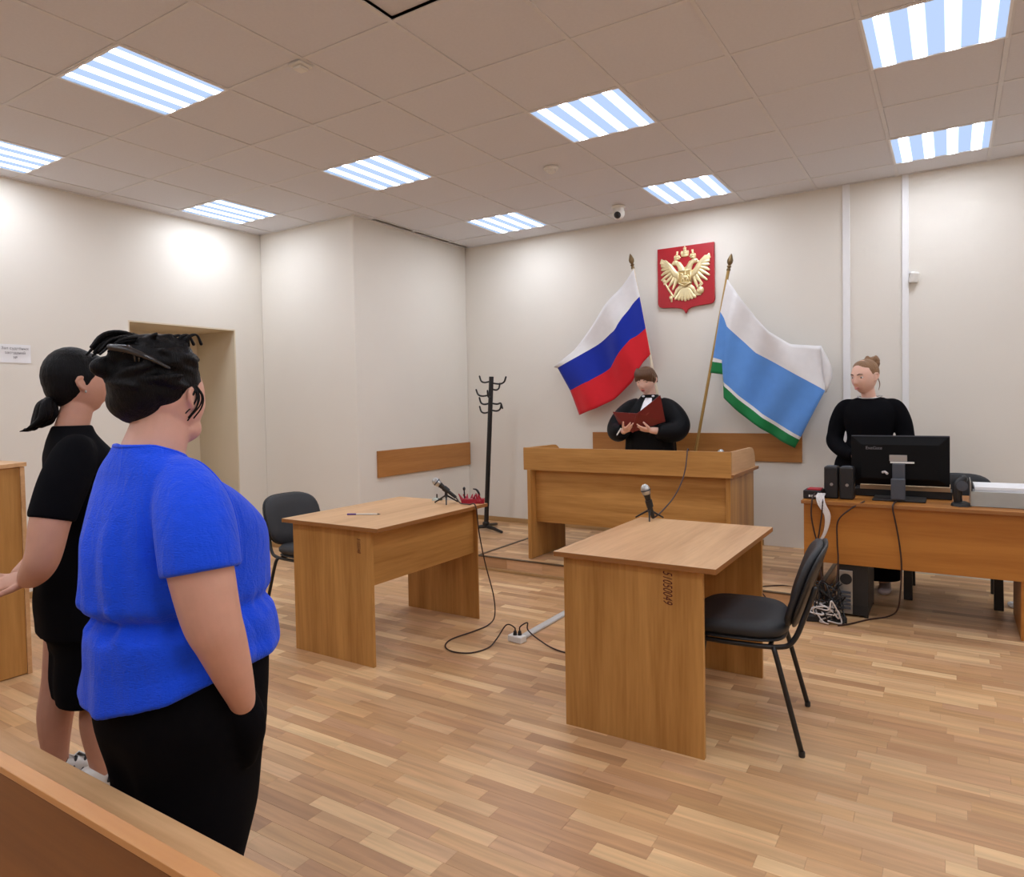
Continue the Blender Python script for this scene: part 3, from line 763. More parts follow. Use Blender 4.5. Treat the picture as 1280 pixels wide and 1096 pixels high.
mbu = flag_mesh([U0, U1, U2, U3, U4], 2.54, None, uw, [9, 12, 2, 4], N=44, head=5)
c = obj('cloth', mbu, [M['fwhite'], M['flight'], M['fwhite'], M['fgreen']], fu); finish_flag(c)
fl = MB(); n = 8
for i in range(n):
    f = i / (n - 1)
    a = Vector((1.262 + (1.290 - 1.262) * f, 2.535 - .01, 1.850 + (1.481 - 1.850) * f)); w = math.sin(min(1, f / .55) * PI / 2) * (1 - max(0, (f - .55) / .45) ** 1.5)
    fl.v += [a, a + Vector((.035 * w + .002, .02, -.01)), a + Vector((.062 * w + .003, .035, -.02))]
for i in range(n - 1):
    for j in range(2): fl.f.append([i * 3 + j, i * 3 + j + 1, i * 3 + j + 4, i * 3 + j + 3]); fl.m.append(0)
c = obj('folded_corner', fl, M['fwhite'], fu); finish_flag(c)

# ------------------------------------------------------------------ wall emblem
em = thing('wall_emblem', 'red shield with a golden double headed eagle on the back wall', 'emblem', (.068, BACK, 2.57))
EX, EZ, S = .068, 2.58, .000771      # one unit here is one step of the drawing grid below (700 across)
def E(x, y, d): return Vector((EX + x * S, BACK - d, EZ - y * S))
sh = [(-350, -365), (350, -365), (350, 300)]
for k in range(1, 7): a = k / 6 * PI / 2; sh.append((350 - 60 * (1 - math.cos(a)), 300 + 60 * math.sin(a)))
sh += [(120, 372), (60, 385), (25, 405), (0, 452), (-25, 405), (-60, 385), (-120, 372), (-290, 360)]
for k in range(1, 7): a = k / 6 * PI / 2; sh.append((-290 - 60 * math.sin(a), 360 - 60 * (1 - math.cos(a))))
obj('shield', MB().prism(sh, lambda u, w, s: E(u, w, .002 if s == 0 else .03)), M['red'], em, bevel=.004)
g = MB()
def blob(x, y, rx, ry, ang=0, d=.034, h=.012):
    R = Matrix.Rotation(math.radians(ang), 3, 'Y'); g.ell(E(x, y, d), (rx * S, h, ry * S), R, 12, 8)
def rib(pts, r):
    n0 = len(g.v); g.tube([E(x, y, .036) for x, y in pts], [q * S for q in (r if hasattr(r, '__len__') else [r] * len(pts))], 8, round_ends=True)
    for p in g.v[n0:]: p.y = BACK - .036 + (p.y - (BACK - .036)) * .38
for sx in (-1, 1):
    rib([(sx * 25, 0), (sx * 45, -90), (sx * 75, -150), (sx * 115, -170)], [55, 42, 34, 30])           # neck
    blob(sx * 120, -172, 40, 32); rib([(sx * 140, -165), (sx * 178, -150), (sx * 185, -132)], [16, 12, 4])
    for k in range(3): blob(sx * (100 + 0), -215 - k * 22, 34 - 8 * k, 14)                              # crown
    for q in (-26, 0, 26): blob(sx * 100 + q, -236, 11, 24)
    rib([(sx * 100, -268), (sx * 100, -300)], 8)
    rib([(sx * 60, 0), (sx * 130, -40), (sx * 185, -130), (sx * 245, -205)], [52, 44, 34, 18])           # wing arm
    for k in range(9):                                                                                  # flight feathers
        f = k / 8; ax, ay = 95 + 140 * f, -10 - 165 * f
        an = math.radians(70 - 108 * f); ln = 165 + 20 * math.sin(f * PI)
        if k == 8: ln = 70
        rib([(sx * ax, ay), (sx * (ax + ln * .6 * math.cos(an) * .9), ay + ln * .6 * math.sin(an)), (sx * min(290, ax + ln * math.cos(an)), ay + ln * math.sin(an))], [22, 21, 13])
    for k in range(5):                                                                                  # short feathers
        f = k / 4; rib([(sx * (85 + 110 * f), 0 - 130 * f), (sx * (130 + 90 * f), 40 - 110 * f)], [15, 12])
    rib([(sx * 55, 130), (sx * 100, 165), (sx * 125, 210)], [34, 26, 18])                               # thigh and claw
    for q in (-24, 0, 24): rib([(sx * 125, 208), (sx * (135 + q), 240)], [12, 8])
    blob(sx * 100, -212, 40, 9)
blob(0, 30, 92, 140, 0, .03, .014)
for k in range(-3, 4): rib([(k * 12, 150), (k * 30, 240), (k * 40, 290 - abs(k) * 9)], [24, 24, 17])       # tail
for k in range(4): blob(0, -245 - 24 * k, 48 - 9 * k, 17)
for q in (-38, 0, 38): blob(q, -275, 14, 32)
rib([(0, -320), (0, -352)], 9); rib([(-16, -336), (16, -336)], 7)
rib([(-60, -230), (-95, -262), (-88, -300)], 8); rib([(60, -230), (95, -262), (88, -300)], 8)              # ribbons
rib([(-150, 235), (-205, 150), (-262, 40)], 11); blob(-262, 36, 22, 26); blob(-180, 250, 20, 34, -25); rib([(-165, 235), (-172, 290)], 12)   # sceptre
blob(185, 190, 46, 46, 0, .036, .018); rib([(185, 145), (185, 108)], 9); rib([(168, 126), (202, 126)], 8); rib([(130, 240), (185, 240)], 10)    # orb
obj('eagle', g, M['gold'], em, smooth=True)
cs = MB().prism([(-70, -55), (70, -55), (70, 75), (45, 100), (0, 112), (-45, 100), (-70, 75)], lambda u, w, s: E(u, w, .03 if s == 0 else .056))
o = obj('chest_shield', cs, plain('deep_gold', srgb(206, 180, 120), .45, metal=.6), em, bevel=.002)  # chest plate in a deeper gold than the eagle
g = MB()
for a, b in (((-78, -62), (78, -62)), ((78, -62), (78, 82)), ((78, 82), (0, 122)), ((0, 122), (-78, 82)), ((-78, 82), (-78, -62))): g.tube([E(*a, .055), E(*b, .055)], 9 * S, 8)
for x, y, rx, ry, an in ((5, 15, 46, 20, 10), (-28, -8, 14, 24, 30), (-38, -26, 14, 10, 0), (10, -20, 12, 24, 0), (12, -44, 9, 10, 0), (-30, 45, 7, 26, 25), (-10, 45, 7, 26, -15), (30, 45, 7, 26, 20), (45, 40, 7, 24, -20), (52, 5, 7, 22, -40), (0, 85, 50, 9, 5)):
    R = Matrix.Rotation(math.radians(an), 3, 'Y'); g.ell(E(x, y, .058), (rx * S, .007, ry * S), R, 10, 6)
obj('horseman', g, M['gold'], em, smooth=True)

# ------------------------------------------------------------------ microphones and what lies on the desks
def microphone(label, foot, h, dirv, leg_r=.075, rz=0, group=None):
    t = thing('microphone', label, 'microphone', foot)
    f = Vector(foot); hub = f + Vector((0, 0, h * .45))
    for k in range(3):
        a = rz + k * 2 * PI / 3; e = f + Vector((leg_r * math.cos(a), leg_r * math.sin(a), .004))
        obj('leg', MB().tube([hub, e], [.0062, .0046], 8, round_ends=True), M['blackmetal'], t, smooth=True)
    obj('post', MB().tube([hub - Vector((0, 0, .008)), hub + Vector((0, 0, h * .25))], [.011, .009], 10, round_ends=True), M['black'], t, smooth=True)
    d = Vector(dirv).normalized(); piv = hub + Vector((0, 0, h * .3)); rot = d.to_track_quat('Z', 'Y').to_matrix()
    obj('clip', MB().lathe([(.017, -.02), (.0185, -.02), (.0195, .02), (.018, .02)], piv, 16, rot), M['black'], t)
    obj('body', MB().lathe([(.001, -.085), (.010, -.084), (.011, -.07), (.012, -.02), (.017, .045), (.020, .052), (.001, .053)], piv, 18, rot), M['black'], t, angle=.6)
    hd = obj('grille', MB().lathe([(.018, .052), (.022, .056), (.0245, .07), (.0255, .078), (.0245, .088), (.019, .102), (.010, .110), (.001, .112)], piv, 20, rot), M['silver'], t, smooth=True)
    obj('band', MB().lathe([(.0255, .0745), (.027, .076), (.027, .081), (.0255, .0825)], piv, 20, rot), M['grey'], hd, smooth=True)
    return t, piv - d * .085
mR, tailR = microphone('microphone with silver head on a small tripod, on the right desk', (.762, -.045, .775), .115, (-.16, -.18, .85), .085, -1.2)
mL, tailL = microphone('microphone tilted on a small tripod, on the left desk', (-.648, -.045, .775), .12, (-.60, -.42, .62), .085, -.91)
# microphone on the judge's bench, mostly hidden
mJ, tailJ = microphone('microphone on the judge bench, only its silver head in view', (.655, 1.66, .887), .10, (.25, -.32, .42), .06, .3)
def cable(name, label, pts, r, mat, group=None, k=8):
    S = spline(pts, k); p0 = tuple(pts[0])
    return single(name, label, 'cable', MB().tube([tuple(p) for p in S], r, 8), mat, p0, group, smooth=True)
cable('cable', 'thin dark cable rising from the right desk microphone to the judge bench', [tuple(tailR), (.795, .03, .800), (.76, .33, .835), (.70, .66, .885), (.62, 1.0, .955), (.535, 1.305, 1.054), (.53, 1.345, 1.058), (.54, 1.42, .96), (.60, 1.55, .895)], .0045, M['cable'])
cable('cable', 'thin dark cable looping from the left desk microphone down to the floor socket', [tuple(tailL), (-.52, -.06, .785), (-.445, -.07, .783), (-.39, -.075, .776), (-.384, -.05, .60), (-.37, -.01, .40), (-.34, .035, .18), (-.332, .03, .05), (-.342, -.032, .008), (-.355, -.164, .006), (-.389, -.35, .006), (-.352, -.463, .006), (-.261, -.517, .006), (-.155, -.487, .006), (-.112, -.369, .006), (-.115, -.27, .03), (-.085, -.21, .10), (-.045, -.185, .085), (-.040, -.183, .062)], .0042, M['cable'])
cable('cable', 'thin dark cable from the floor socket running under the right desk', [(-.015, -.172, .062), (-.012, -.17, .09), (.02, -.14, .11), (.03, -.15, .07), (.10, -.14, .02), (.25, -.20, .006), (.5, -.24, .006), (.72, -.30, .006), (.8, -.34, .006)], .0042, M['cable'])
so = thing('floor_socket', 'white double power socket on the floor between the desks', 'socket', (-.03, -.18, 0))
obj('body', MB().obox((-.03, -.18, .02), (.06, .10, .04), Matrix.Rotation(-.1 - PI / 2, 3, 'Z')), M['white'], so, bevel=.006)
for x in (-.040, -.015): obj('plug', MB().tube([(x, -.185 + (x + .04) * .5, .038), (x, -.185 + (x + .04) * .5, .065)], [.013, .009], 12), M['black'], so)
o = single('floor_duct', 'light grey cable duct lying on the floor behind the socket', 'cable duct', MB().box((-.055, -.125, 0), (-.005, 1.19, .016)), M['floorduct'], (-.03, .5, 0), bevel=.006)
# pen
pd = Vector((.30, .16, 0)).normalized(); pe = thing('pen', 'white pen with a violet end lying on the left desk', 'pen', (-.785, -.62, .775))
p0 = Vector((-.845, -.668, .7795))
obj('barrel', MB().tube([p0, p0 + pd * .13], .0042, 10), M['white'], pe); obj('cap', MB().tube([p0 - pd * .055, p0], .0052, 10), plain('violet_plastic', srgb(88, 60, 140), .4), pe)
obj('tip', MB().tube([p0 + pd * .13, p0 + pd * .148], [.004, .001], 10), M['grey'], pe)
# crimson headset-like bundle and the little pale stand
rb = thing('holder', 'crimson holder with dark upright prongs at the far corner of the left desk', 'desk holder', (-.505, .02, .775))
rr = random.Random(3)
mb = MB()
mb.obox((-.485, .03, .79), (.15, .055, .03), Matrix.Rotation(.5, 3, 'Z'))
for k in range(9):
    a = rr.uniform(0, 6.28); x, y = -.505 + rr.uniform(-.05, .09), .02 + rr.uniform(-.02, .04)
    mb.tube([(x, y, .79), (x + .03 * math.cos(a), y + .02 * math.sin(a), .79 + rr.uniform(.02, .05))], [.012, .004], 8, round_ends=True)
obj('base', mb, M['redbits'], rb, smooth=False, bevel=.002)
obj('prong', MB().tube([(-.545, .02, .80), (-.548, .02, .86)], .0045, 8, round_ends=True).ell((-.548, .02, .868), (.009, .009, .013)), M['black'], rb, smooth=True)
obj('prong', stube(MB(), [(-.455, .05, .80, .007), (-.45, .05, .835, .008), (-.465, .045, .862, .007), (-.487, .04, .868, .004)], 8), M['black'], rb, smooth=True)
ps = thing('small_stand', 'small pale plastic clip with a dark pin, left of the microphone', 'clip', (-.80, .035, .775))
obj('body', MB().lathe([(.001, 0), (.028, 0), (.026, .010), (.012, .018), (.001, .02)], (-.80, .035, .775), 16), M['glasstip'], ps, angle=.6)
obj('foot', MB().obox((-.775, .04, .783), (.045, .02, .012), Matrix.Rotation(.3, 3, 'Z')), plain('dull_green_plastic', srgb(78, 92, 78), .4), ps, bevel=.003)
obj('pin', MB().tube([(-.79, .035, .79), (-.79, .035, .815)], .005, 8, round_ends=True), M['black'], ps)

# ------------------------------------------------------------------ computer on the clerk's desk
mo = thing('monitor', 'black computer monitor seen from behind on the clerk desk', 'monitor', (1.87, 1.5, .75))
obj('housing', MB().add([(1.600, 1.485, .848), (2.155, 1.485, .848), (2.155, 1.485, 1.165), (1.600, 1.485, 1.165), (1.66, 1.455, .89), (2.10, 1.455, .89), (2.10, 1.455, 1.11), (1.66, 1.455, 1.11)],
    [(0, 1, 2, 3), (4, 5, 6, 7), (0, 1, 5, 4), (1, 2, 6, 5), (2, 3, 7, 6), (3, 0, 4, 7)]), M['case'], mo, bevel=.004)
obj('bezel', MB().box((1.598, 1.485, .846), (2.157, 1.508, 1.168)), M['case'], mo, bevel=.004)
obj('top_edge', MB().box((1.60, 1.483, 1.163), (2.155, 1.487, 1.170)), M['grey'], mo)
obj('screen', MB().box((1.61, 1.507, .865), (2.145, 1.510, 1.157)), plain('dark_screen', (.01, .012, .02, 1), .15), mo)
obj('arm', MB().box((1.842, 1.425, .78), (1.915, 1.455, .99)), M['grey'], mo, bevel=.006)
obj('foot', MB().box((1.73, 1.38, .75), (2.03, 1.58, .765)), M['black'], mo, bevel=.005)
obj('arm_cover', MB().box((1.838, 1.36, .765), (1.92, 1.385, .90)), M['grey'], mo, bevel=.006)
obj('label_plate', MB().box((1.825, 1.449, 1.005), (1.925, 1.456, 1.045)), M['silver'], mo, bevel=.001)
obj('slot_cover', MB().box((1.83, 1.445, .992), (1.965, 1.456, 1.003)), M['white'], mo)
obj('connector', MB().tube([(1.785, 1.452, .93), (1.80, 1.44, .935), (1.815, 1.42, .925)], .008, 8), M['cablewhite'], mo)
text('ExeGate', mo, (1.735, 1.4532, 1.088), basis((1, 0, 0), (0, 0, 1)), .028, M['inkgrey'], 'lettering')
def speaker(label, x, y, w, d, h, grp='desktop speakers'):
    t = thing('speaker', label, 'speaker', (x, y, .75), 0, grp)
    obj('cabinet', MB().box((x - w / 2, y - d / 2, .75), (x + w / 2, y + d / 2, .75 + h)), M['black'], t, bevel=.012, seg=3)
    obj('top_panel', MB().lathe([(.001, 0), (w * .40, 0), (w * .36, .003), (.001, .003)], (x, y, .75 + h), 16), M['grey'], t)
    obj('knob', MB().lathe([(.001, 0), (.010, 0), (.010, .006), (.001, .006)], (x + w * .05, y - d / 2, .75 + h * .45), 14, Matrix.Rotation(PI / 2, 3, 'X')), M['silver'], t)
speaker('black desktop speaker on the clerk desk, left of the pair', 1.487, 1.42, .085, .11, .215); speaker('black desktop speaker on the clerk desk, right of the pair beside the monitor', 1.582, 1.41, .085, .11, .215)
t = thing('webcam_stand', 'black curved desk device between the monitor and the paper tray', 'desk device', (2.215, 1.36, .75))
obj('base', MB().lathe([(.001, 0), (.055, 0), (.05, .018), (.02, .03), (.001, .03)], (2.215, 1.36, .75), 18), M['black'], t, angle=.6)
obj('body', stube(MB(), [(2.20, 1.36, .77, .022), (2.195, 1.355, .83, .026), (2.205, 1.36, .88, .034), (2.225, 1.36, .915, .024)], 12), M['black'], t, smooth=True)
obj('face', MB().lathe([(.001, 0), (.03, 0), (.03, .012), (.001, .014)], (2.22, 1.335, .875), 16, Matrix.Rotation(PI / 2, 3, 'X')), M['grey'], t)
t = thing('router', 'flat black box with a red top edge at the left end of the clerk desk', 'router', (1.40, 1.42, .75))
obj('case', MB().box((1.325, 1.30, .752), (1.436, 1.45, .806)), M['black'], t, bevel=.004); obj('red_lid', MB().box((1.345, 1.33, .806), (1.43, 1.44, .814)), M['red'], t, bevel=.002)
for k in range(4): obj('port', MB().box((1.36 + k * .017, 1.296, .765), (1.372 + k * .017, 1.302, .778)), M['white'], t)
t = thing('monitor_riser', 'low black riser with a pale wooden top under the monitor', 'monitor riser', (1.87, 1.62, .75))
obj('shelf', MB().box((1.64, 1.595, .80), (2.16, 1.80, .83)), plain('pale_wood', srgb(206, 176, 140), .5), t, bevel=.002); obj('box', MB().box((1.60, 1.60, .752), (2.17, 1.79, .80)), M['black'], t, bevel=.003)
t = thing('paper_tray', 'grey metal paper tray at the right end of the clerk desk', 'tray', (2.42, 1.5, .75))
obj('floor_plate', MB().box((2.265, 1.36, .752), (2.60, 1.68, .757)), M['silver'], t); obj('front_wall', MB().box((2.265, 1.355, .752), (2.60, 1.36, .842)), plain('grey_green_tray', srgb(170, 172, 166), .4), t, bevel=.001)
obj('side_wall', MB().box((2.262, 1.34, .752), (2.266, 1.68, .895)), M['silver'], t)
for k in range(5):
    z = .76 + k * .022
    o = single('paper_stack', ('lowest', 'second', 'third', 'fourth', 'topmost')[k] + ' stack of white papers in the grey tray', 'papers', MB().obox((2.43 + .006 * (k % 2), 1.52, z + .0105), (.297, .28, .0205), Matrix.Rotation(.015 * (-1) ** k, 3, 'Z')), M['paper'], (2.43, 1.52, z), 'paper stacks in the tray', bevel=.001)
# cables from the desk down
rr = random.Random(5)
cs_ = []
mb = MB()
for k in range(5):
    dx = .010 * k
    S = spline([(1.42 + dx, 1.30, .79), (1.42 + dx, 1.235, .775), (1.435 + dx, 1.205, .73), (1.475 + dx * .7, 1.20, .66), (1.47 + dx * .3, 1.205, .56), (1.435 + dx * .2, 1.21, .48)], 6)
    mb.tube([tuple(p) for p in S], .0055, 8)
single('cable_bundle', 'bundle of white cables hanging over the front edge of the clerk desk', 'cable', mb, M['cablewhite'], (1.44, 1.2, .6), smooth=True)
for n_, (lab, pts) in enumerate((('dark cable hanging left of the white bundle on the clerk desk front', [(1.40, 1.30, .79), (1.395, 1.225, .765), (1.39, 1.208, .66), (1.41, 1.205, .54), (1.43, 1.20, .46), (1.46, 1.17, .22), (1.50, 1.12, .05)]),
        ('dark cable hanging just inside the white bundle on the clerk desk front', [(1.46, 1.31, .79), (1.46, 1.215, .755), (1.455, 1.195, .66), (1.44, 1.195, .55), (1.432, 1.195, .46), (1.47, 1.16, .2), (1.52, 1.1, .05)]),
        ('reddish cable slanting over the upper left of the clerk desk front', [(1.70, 1.25, .762), (1.62, 1.21, .71), (1.55, 1.205, .63), (1.545, 1.205, .50), (1.55, 1.20, .35), (1.53, 1.15, .1), (1.52, 1.14, .02)]),
        ('long dark cable hanging down the middle of the clerk desk front to the floor', [(1.87, 1.34, .757), (1.862, 1.228, .757), (1.86, 1.208, .72), (1.885, 1.21, .58), (1.905, 1.21, .40), (1.90, 1.20, .22), (1.88, 1.25, .09), (1.82, 1.35, .012), (1.72, 1.25, .006), (1.63, 1.10, .006), (1.57, 1.03, .006)]))):
    cable('cable', lab, pts, .005, M['cable'])
cable('cable', 'thin brown cable lying on the floor left of the clerk desk', [(1.335, 1.33, .25), (1.30, 1.42, .122), (1.16, 1.40, POD + .004), (1.03, 1.25, POD + .006), (1.09, 1.20, .09), (1.16, 1.16, .006), (1.2, 1.1, .006)], .004, M['cable'])
t = thing('computer_tower', 'black and grey computer tower standing under the clerk desk', 'computer', (1.62, 1.45, 0))
obj('case', MB().box((1.535, 1.28, .012), (1.715, 1.68, .40)), M['black'], t, bevel=.005); obj('back_plate', MB().box((1.548, 1.272, .02), (1.625, 1.282, .30)), M['silver'], t, bevel=.002)
for k in range(5): obj('slot', MB().box((1.556, 1.268, .05 + k * .025), (1.616, 1.274, .065 + k * .025)), M['grey'], t)
obj('fan_grille', MB().lathe([(.001, 0), (.036, 0), (.036, .004), (.001, .004)], (1.587, 1.272, .245), 18, Matrix.Rotation(PI / 2, 3, 'X')), M['black'], t)
for x in (1.55, 1.70):
    for y in (1.3, 1.66): obj('foot', MB().lathe([(.015, 0), (.015, .013)], (x, y, 0), 10), M['black'], t)
def tangle(label, mat, n, c, s, r, seed):
    q = random.Random(seed); mb = MB()
    for k in range(n):
        pts = []; a0 = q.uniform(0, 6.28)
        for i in range(7):
            a = a0 + i * q.uniform(.7, 1.4)
            pts.append((c[0] + s[0] * math.cos(a) * q.uniform(.4, 1), c[1] + s[1] * math.sin(a) * q.uniform(.4, 1), max(r, c[2] + s[2] * q.uniform(-1, 1))))
        S = spline(pts, 6); mb.tube([tuple(p) for p in S], r, 7)
    o = single('cable_tangle', label, 'cables', mb, mat, (c[0], c[1], 0), 'cable tangles under the clerk desk', smooth=True); o['kind'] = 'stuff'
tangle('tangle of black cables on the floor under the clerk desk', M['black'], 11, (1.50, 1.11, .13), (.10, .08, .13), .005, 4)
tangle('tangle of white cables on the floor under the clerk desk', M['cablewhite'], 5, (1.49, 1.07, .08), (.10, .07, .075), .005, 9)
t = thing('power_strip', 'black power strip under the tangled cables', 'power strip', (1.49, 1.10, 0))
obj('case', MB().obox((1.49, 1.10, .02), (.24, .055, .04), Matrix.Rotation(.3, 3, 'Z')), M['black'], t, bevel=.006)
for k in range(3): obj('plug', MB().lathe([(.001, 0), (.018, 0), (.012, .03), (.001, .03)], Vector((1.42 + k * .07, 1.08 + k * .021, .04)), 10), M['grey'], t)
mb = MB().ell((0, 0, 0), (.05, .032, .022), None, 16, 10)
for p in mb.v:
    w = noise.noise(p * 60) * .010; p += p.normalized() * w; p.z = max(p.z, -.02)
for p in mb.v: p += Vector((2.53, 2.0, .0205))
single('paper_scrap', 'crumpled white paper on the floor at the right end of the clerk desk', 'paper', mb, M['paper'], (2.53, 2.0, 0))

# ------------------------------------------------------------------ people (local: facing +Y, +X to their right, origin between the feet)
def gs(a, b, s): return math.exp(-((a - b) / s) ** 2)
def head(mb, c, yaw=0, pitch=0, s=1.0, wide=1.0, fat=0.0):
    """adds a head with brow, eye sockets, nose, lips, chin, ears; returns its matrix (local head space -> person space)"""
    H = Matrix.Translation(c) @ Matrix.Rotation(yaw, 4, 'Z') @ Matrix.Rotation(-pitch, 4, 'X') @ Matrix.Scale(s, 4)
    nu, nv = 56, 44; rs = []
    for i in range(nv + 1):
        th = PI * (.004 + .992 * i / nv); ring = []
        for k in range(nu):
            ph = 2 * PI * k / nu
            x = .074 * wide * math.sin(th) * math.cos(ph); y = .094 * math.sin(th) * math.sin(ph); z = -.118 * math.cos(th)
            if z < -.01:
                t = min(1, (-.01 - z) / .105); x *= 1 - (.24 - fat) * t ** 2; y *= (1 - .42 * t ** 1.5) if y < 0 else (1 + .02 * t)
            if y > 0:
                f = max(0, math.sin(ph)) * math.sin(th)
                d = .0
                d += .022 * gs(x, 0, .0105) * math.exp(-((z + .022) / .018) ** 2) + .011 * gs(x, 0, .009) * gs(z, .002, .02)      # nose tip, bridge
                d += .006 * gs(abs(x), .012, .008) * gs(z, -.029, .009)                                                     # nostrils
                d += .005 * gs(z, .033, .012) * gs(abs(x), .028, .022)                                                       # brow
                d -= .008 * gs(abs(x), .031, .014) * gs(z, .012, .012)                                                       # sockets
                d += .0045 * gs(abs(x), .044, .018) * gs(z, -.022, .022)                                                     # cheeks
                d += .006 * gs(x, 0, .022) * gs(z, -.058, .010) + .003 * gs(x, 0, .022) * gs(z, -.068, .006) - .003 * gs(x, 0, .025) * gs(z, -.0625, .003)   # lips
                d += .007 * gs(x, 0, .02) * gs(z, -.098, .014) - .003 * gs(x, 0, .03) * gs(z, -.080, .008)                   # chin
                y += d * f ** .5
            ring.append(H @ Vector((x, y, z)))
        rs.append(ring)
    mb.rings(rs)
    for sx in (-1, 1):          # ears: rim and lobe
        pts = [(.072, -.002, .012), (.077, -.010, .021), (.084, -.024, .019), (.088, -.032, .006), (.085, -.027, -.010), (.079, -.014, -.022), (.074, -.005, -.029), (.071, -.002, -.020)]
        mb.tube([H @ Vector((sx * p[0] * wide, p[1], p[2])) for p in pts], [.0062 * s] * 8, 8, round_ends=True)
        mb.ell(H @ Vector((sx * .076 * wide, -.015, -.003)), (.006 * s, .015 * s, .020 * s), H.to_3x3().normalized(), 10, 8)
    return H
def face_parts(root, H, s=1.0, wide=1.0, closed=True, brow=None, lip=None):
    R = H.to_3x3().normalized()
    for sx in (-1, 1):
        e = obj('eye', MB().ell(H @ Vector((sx * .031 * wide, .0735, .0105)), (.0145 * s, .0085 * s, (.0035 if closed else .0065) * s), R, 14, 8), M['eyewhite'] if not closed else M['eye'], root, smooth=True, local=True)
        if not closed: obj('iris', MB().ell(H @ Vector((sx * .031 * wide - .002, .0795, .0095)), (.0058 * s, .004 * s, .0058 * s), R, 10, 8), M['eye'], e, smooth=True, local=True)
        obj('eyebrow', MB().tube([H @ Vector((sx * a * wide, b, z)) for a, b, z in ((.014, .0905, .030), (.028, .0885, .0355), (.045, .077, .031))], [.0028 * s, .0034 * s, .0018 * s], 6, round_ends=True), brow or M['brow'], root, smooth=True, local=True)
    obj('lips', MB().ell(H @ Vector((0, .0925, -.0585)), (.021 * s, .0085 * s, .0042 * s), R, 14, 8).ell(H @ Vector((0, .0915, -.067)), (.018 * s, .0085 * s, .0045 * s), R, 14, 8), lip or M['lip'], root, smooth=True, local=True)

def hand(mb, wrist, d, n, side, s=1.0, curl=.35, thumb=1, spread=1.0, wr=.026):
    """d: finger direction, n: palm normal, side: +1/-1 picks which side the thumb leaves from"""
    w = Vector(wrist); d = Vector(d).normalized(); n = Vector(n); n = (n - d * n.dot(d)).normalized(); t = d.cross(n) * side
    rs = []
    for f, hw, th in ((-.02, .024, .020), (.0, .026, .019), (.03, .037, .016), (.06, .041, .0145), (.085, .040, .012), (.094, .034, .009)):
        ring = []
        for k in range(20):
            a = 2 * PI * k / 20; c, q = math.cos(a), math.sin(a)
            ring.append(w + d * f * s + t * (hw * s * math.copysign(abs(c) ** .8, c)) + n * (th * s * math.copysign(abs(q) ** .8, q)))
        rs.append(ring)
    mb.rings(rs)
    for k, (ln, r) in enumerate(((.068, .0088), (.076, .0092), (.071, .0088), (.055, .0078))):
        o = (1.5 - k) * .0205
        p = w + d * (.083 - abs(k - 1.2) * .004) * s + t * o * s
        a = 0; pts = [(p - d * .02 * s, r * 1.05 * s)]; dd = (d + t * o * 4.5 * spread).normalized()
        pts.append((p, r * 1.05 * s))
        for j, fr_ in enumerate((.46, .30, .24)):
            a += curl * (1.0, 1.15, .8)[j]
            v = dd * math.cos(a) + n * math.sin(a); p = p + v * ln * fr_ * s; pts.append((p, r * (1, .93, .82)[j] * s))
        mb.tube([q for q, _ in pts], [q for _, q in pts], 10, round_ends=True)
    p = w + d * .018 * s + t * .024 * s; v = (d * .62 + t * .72 + n * .25).normalized(); pts = [(p, .014 * s)]
    for ln, r, be in ((.036, .0125, 0), (.030, .0105, .35), (.024, .0088, .6)):
        v2 = (v + (d * .6 + n * .5 - t * .4) * be * thumb).normalized(); p = p + v2 * ln * s; pts.append((p, r * s))
    mb.tube([q for q, _ in pts], [q for _, q in pts], 10, round_ends=True)

def person(label, loc, rz, mb, skin, voxel=.0055, smooth=3):
    me = remesh(mb, voxel, smooth); me.name = 'person'; me.materials.append(skin)
    o = bpy.data.objects.new('person', me); COL.objects.link(o)
    o.location = loc; o.rotation_euler = (0, 0, rz)
    INV[o.name] = (Matrix.Translation(loc) @ Matrix.Rotation(rz, 4, 'Z')).inverted()
    return tag(o, label, 'person')
def wear(name, mb, mat, root, voxel=.006, smooth=4, label=None):
    me = remesh(mb, voxel, smooth); me.name = name; me.materials.append(mat)
    o = bpy.data.objects.new(name, me); COL.objects.link(o); o.parent = root
    if label: o['label'] = label
    return o
def shoe(mb, x, y, ang, ln=.26, w=.095, h=.075, sole=.02, z0=0.0):
    """a closed low shoe; heel at (x, y), toe toward the angle (0 = forward)"""
    R = Matrix.Rotation(ang, 3, 'Z'); rs = []
    for f, hw, top in ((0, .028, h * .9), (.06, .036, h), (.25, .037, h * 1.05), (.45, .040, h * .85), (.68, .047, h * .62), (.86, .042, h * .5), (.97, .024, h * .4), (1.0, .010, h * .32)):
        ring = []
        for k in range(18):
            a = 2 * PI * k / 18; c, q = math.cos(a), math.sin(a)
            ring.append(Vector((x, y, z0)) + R @ Vector((hw * w / .095 * math.copysign(abs(c) ** .7, c), f * ln - .06, sole * .2 + top * .5 + top * .5 * math.copysign(abs(q) ** .75, q))))
        rs.append(ring)
    return mb.rings(rs)

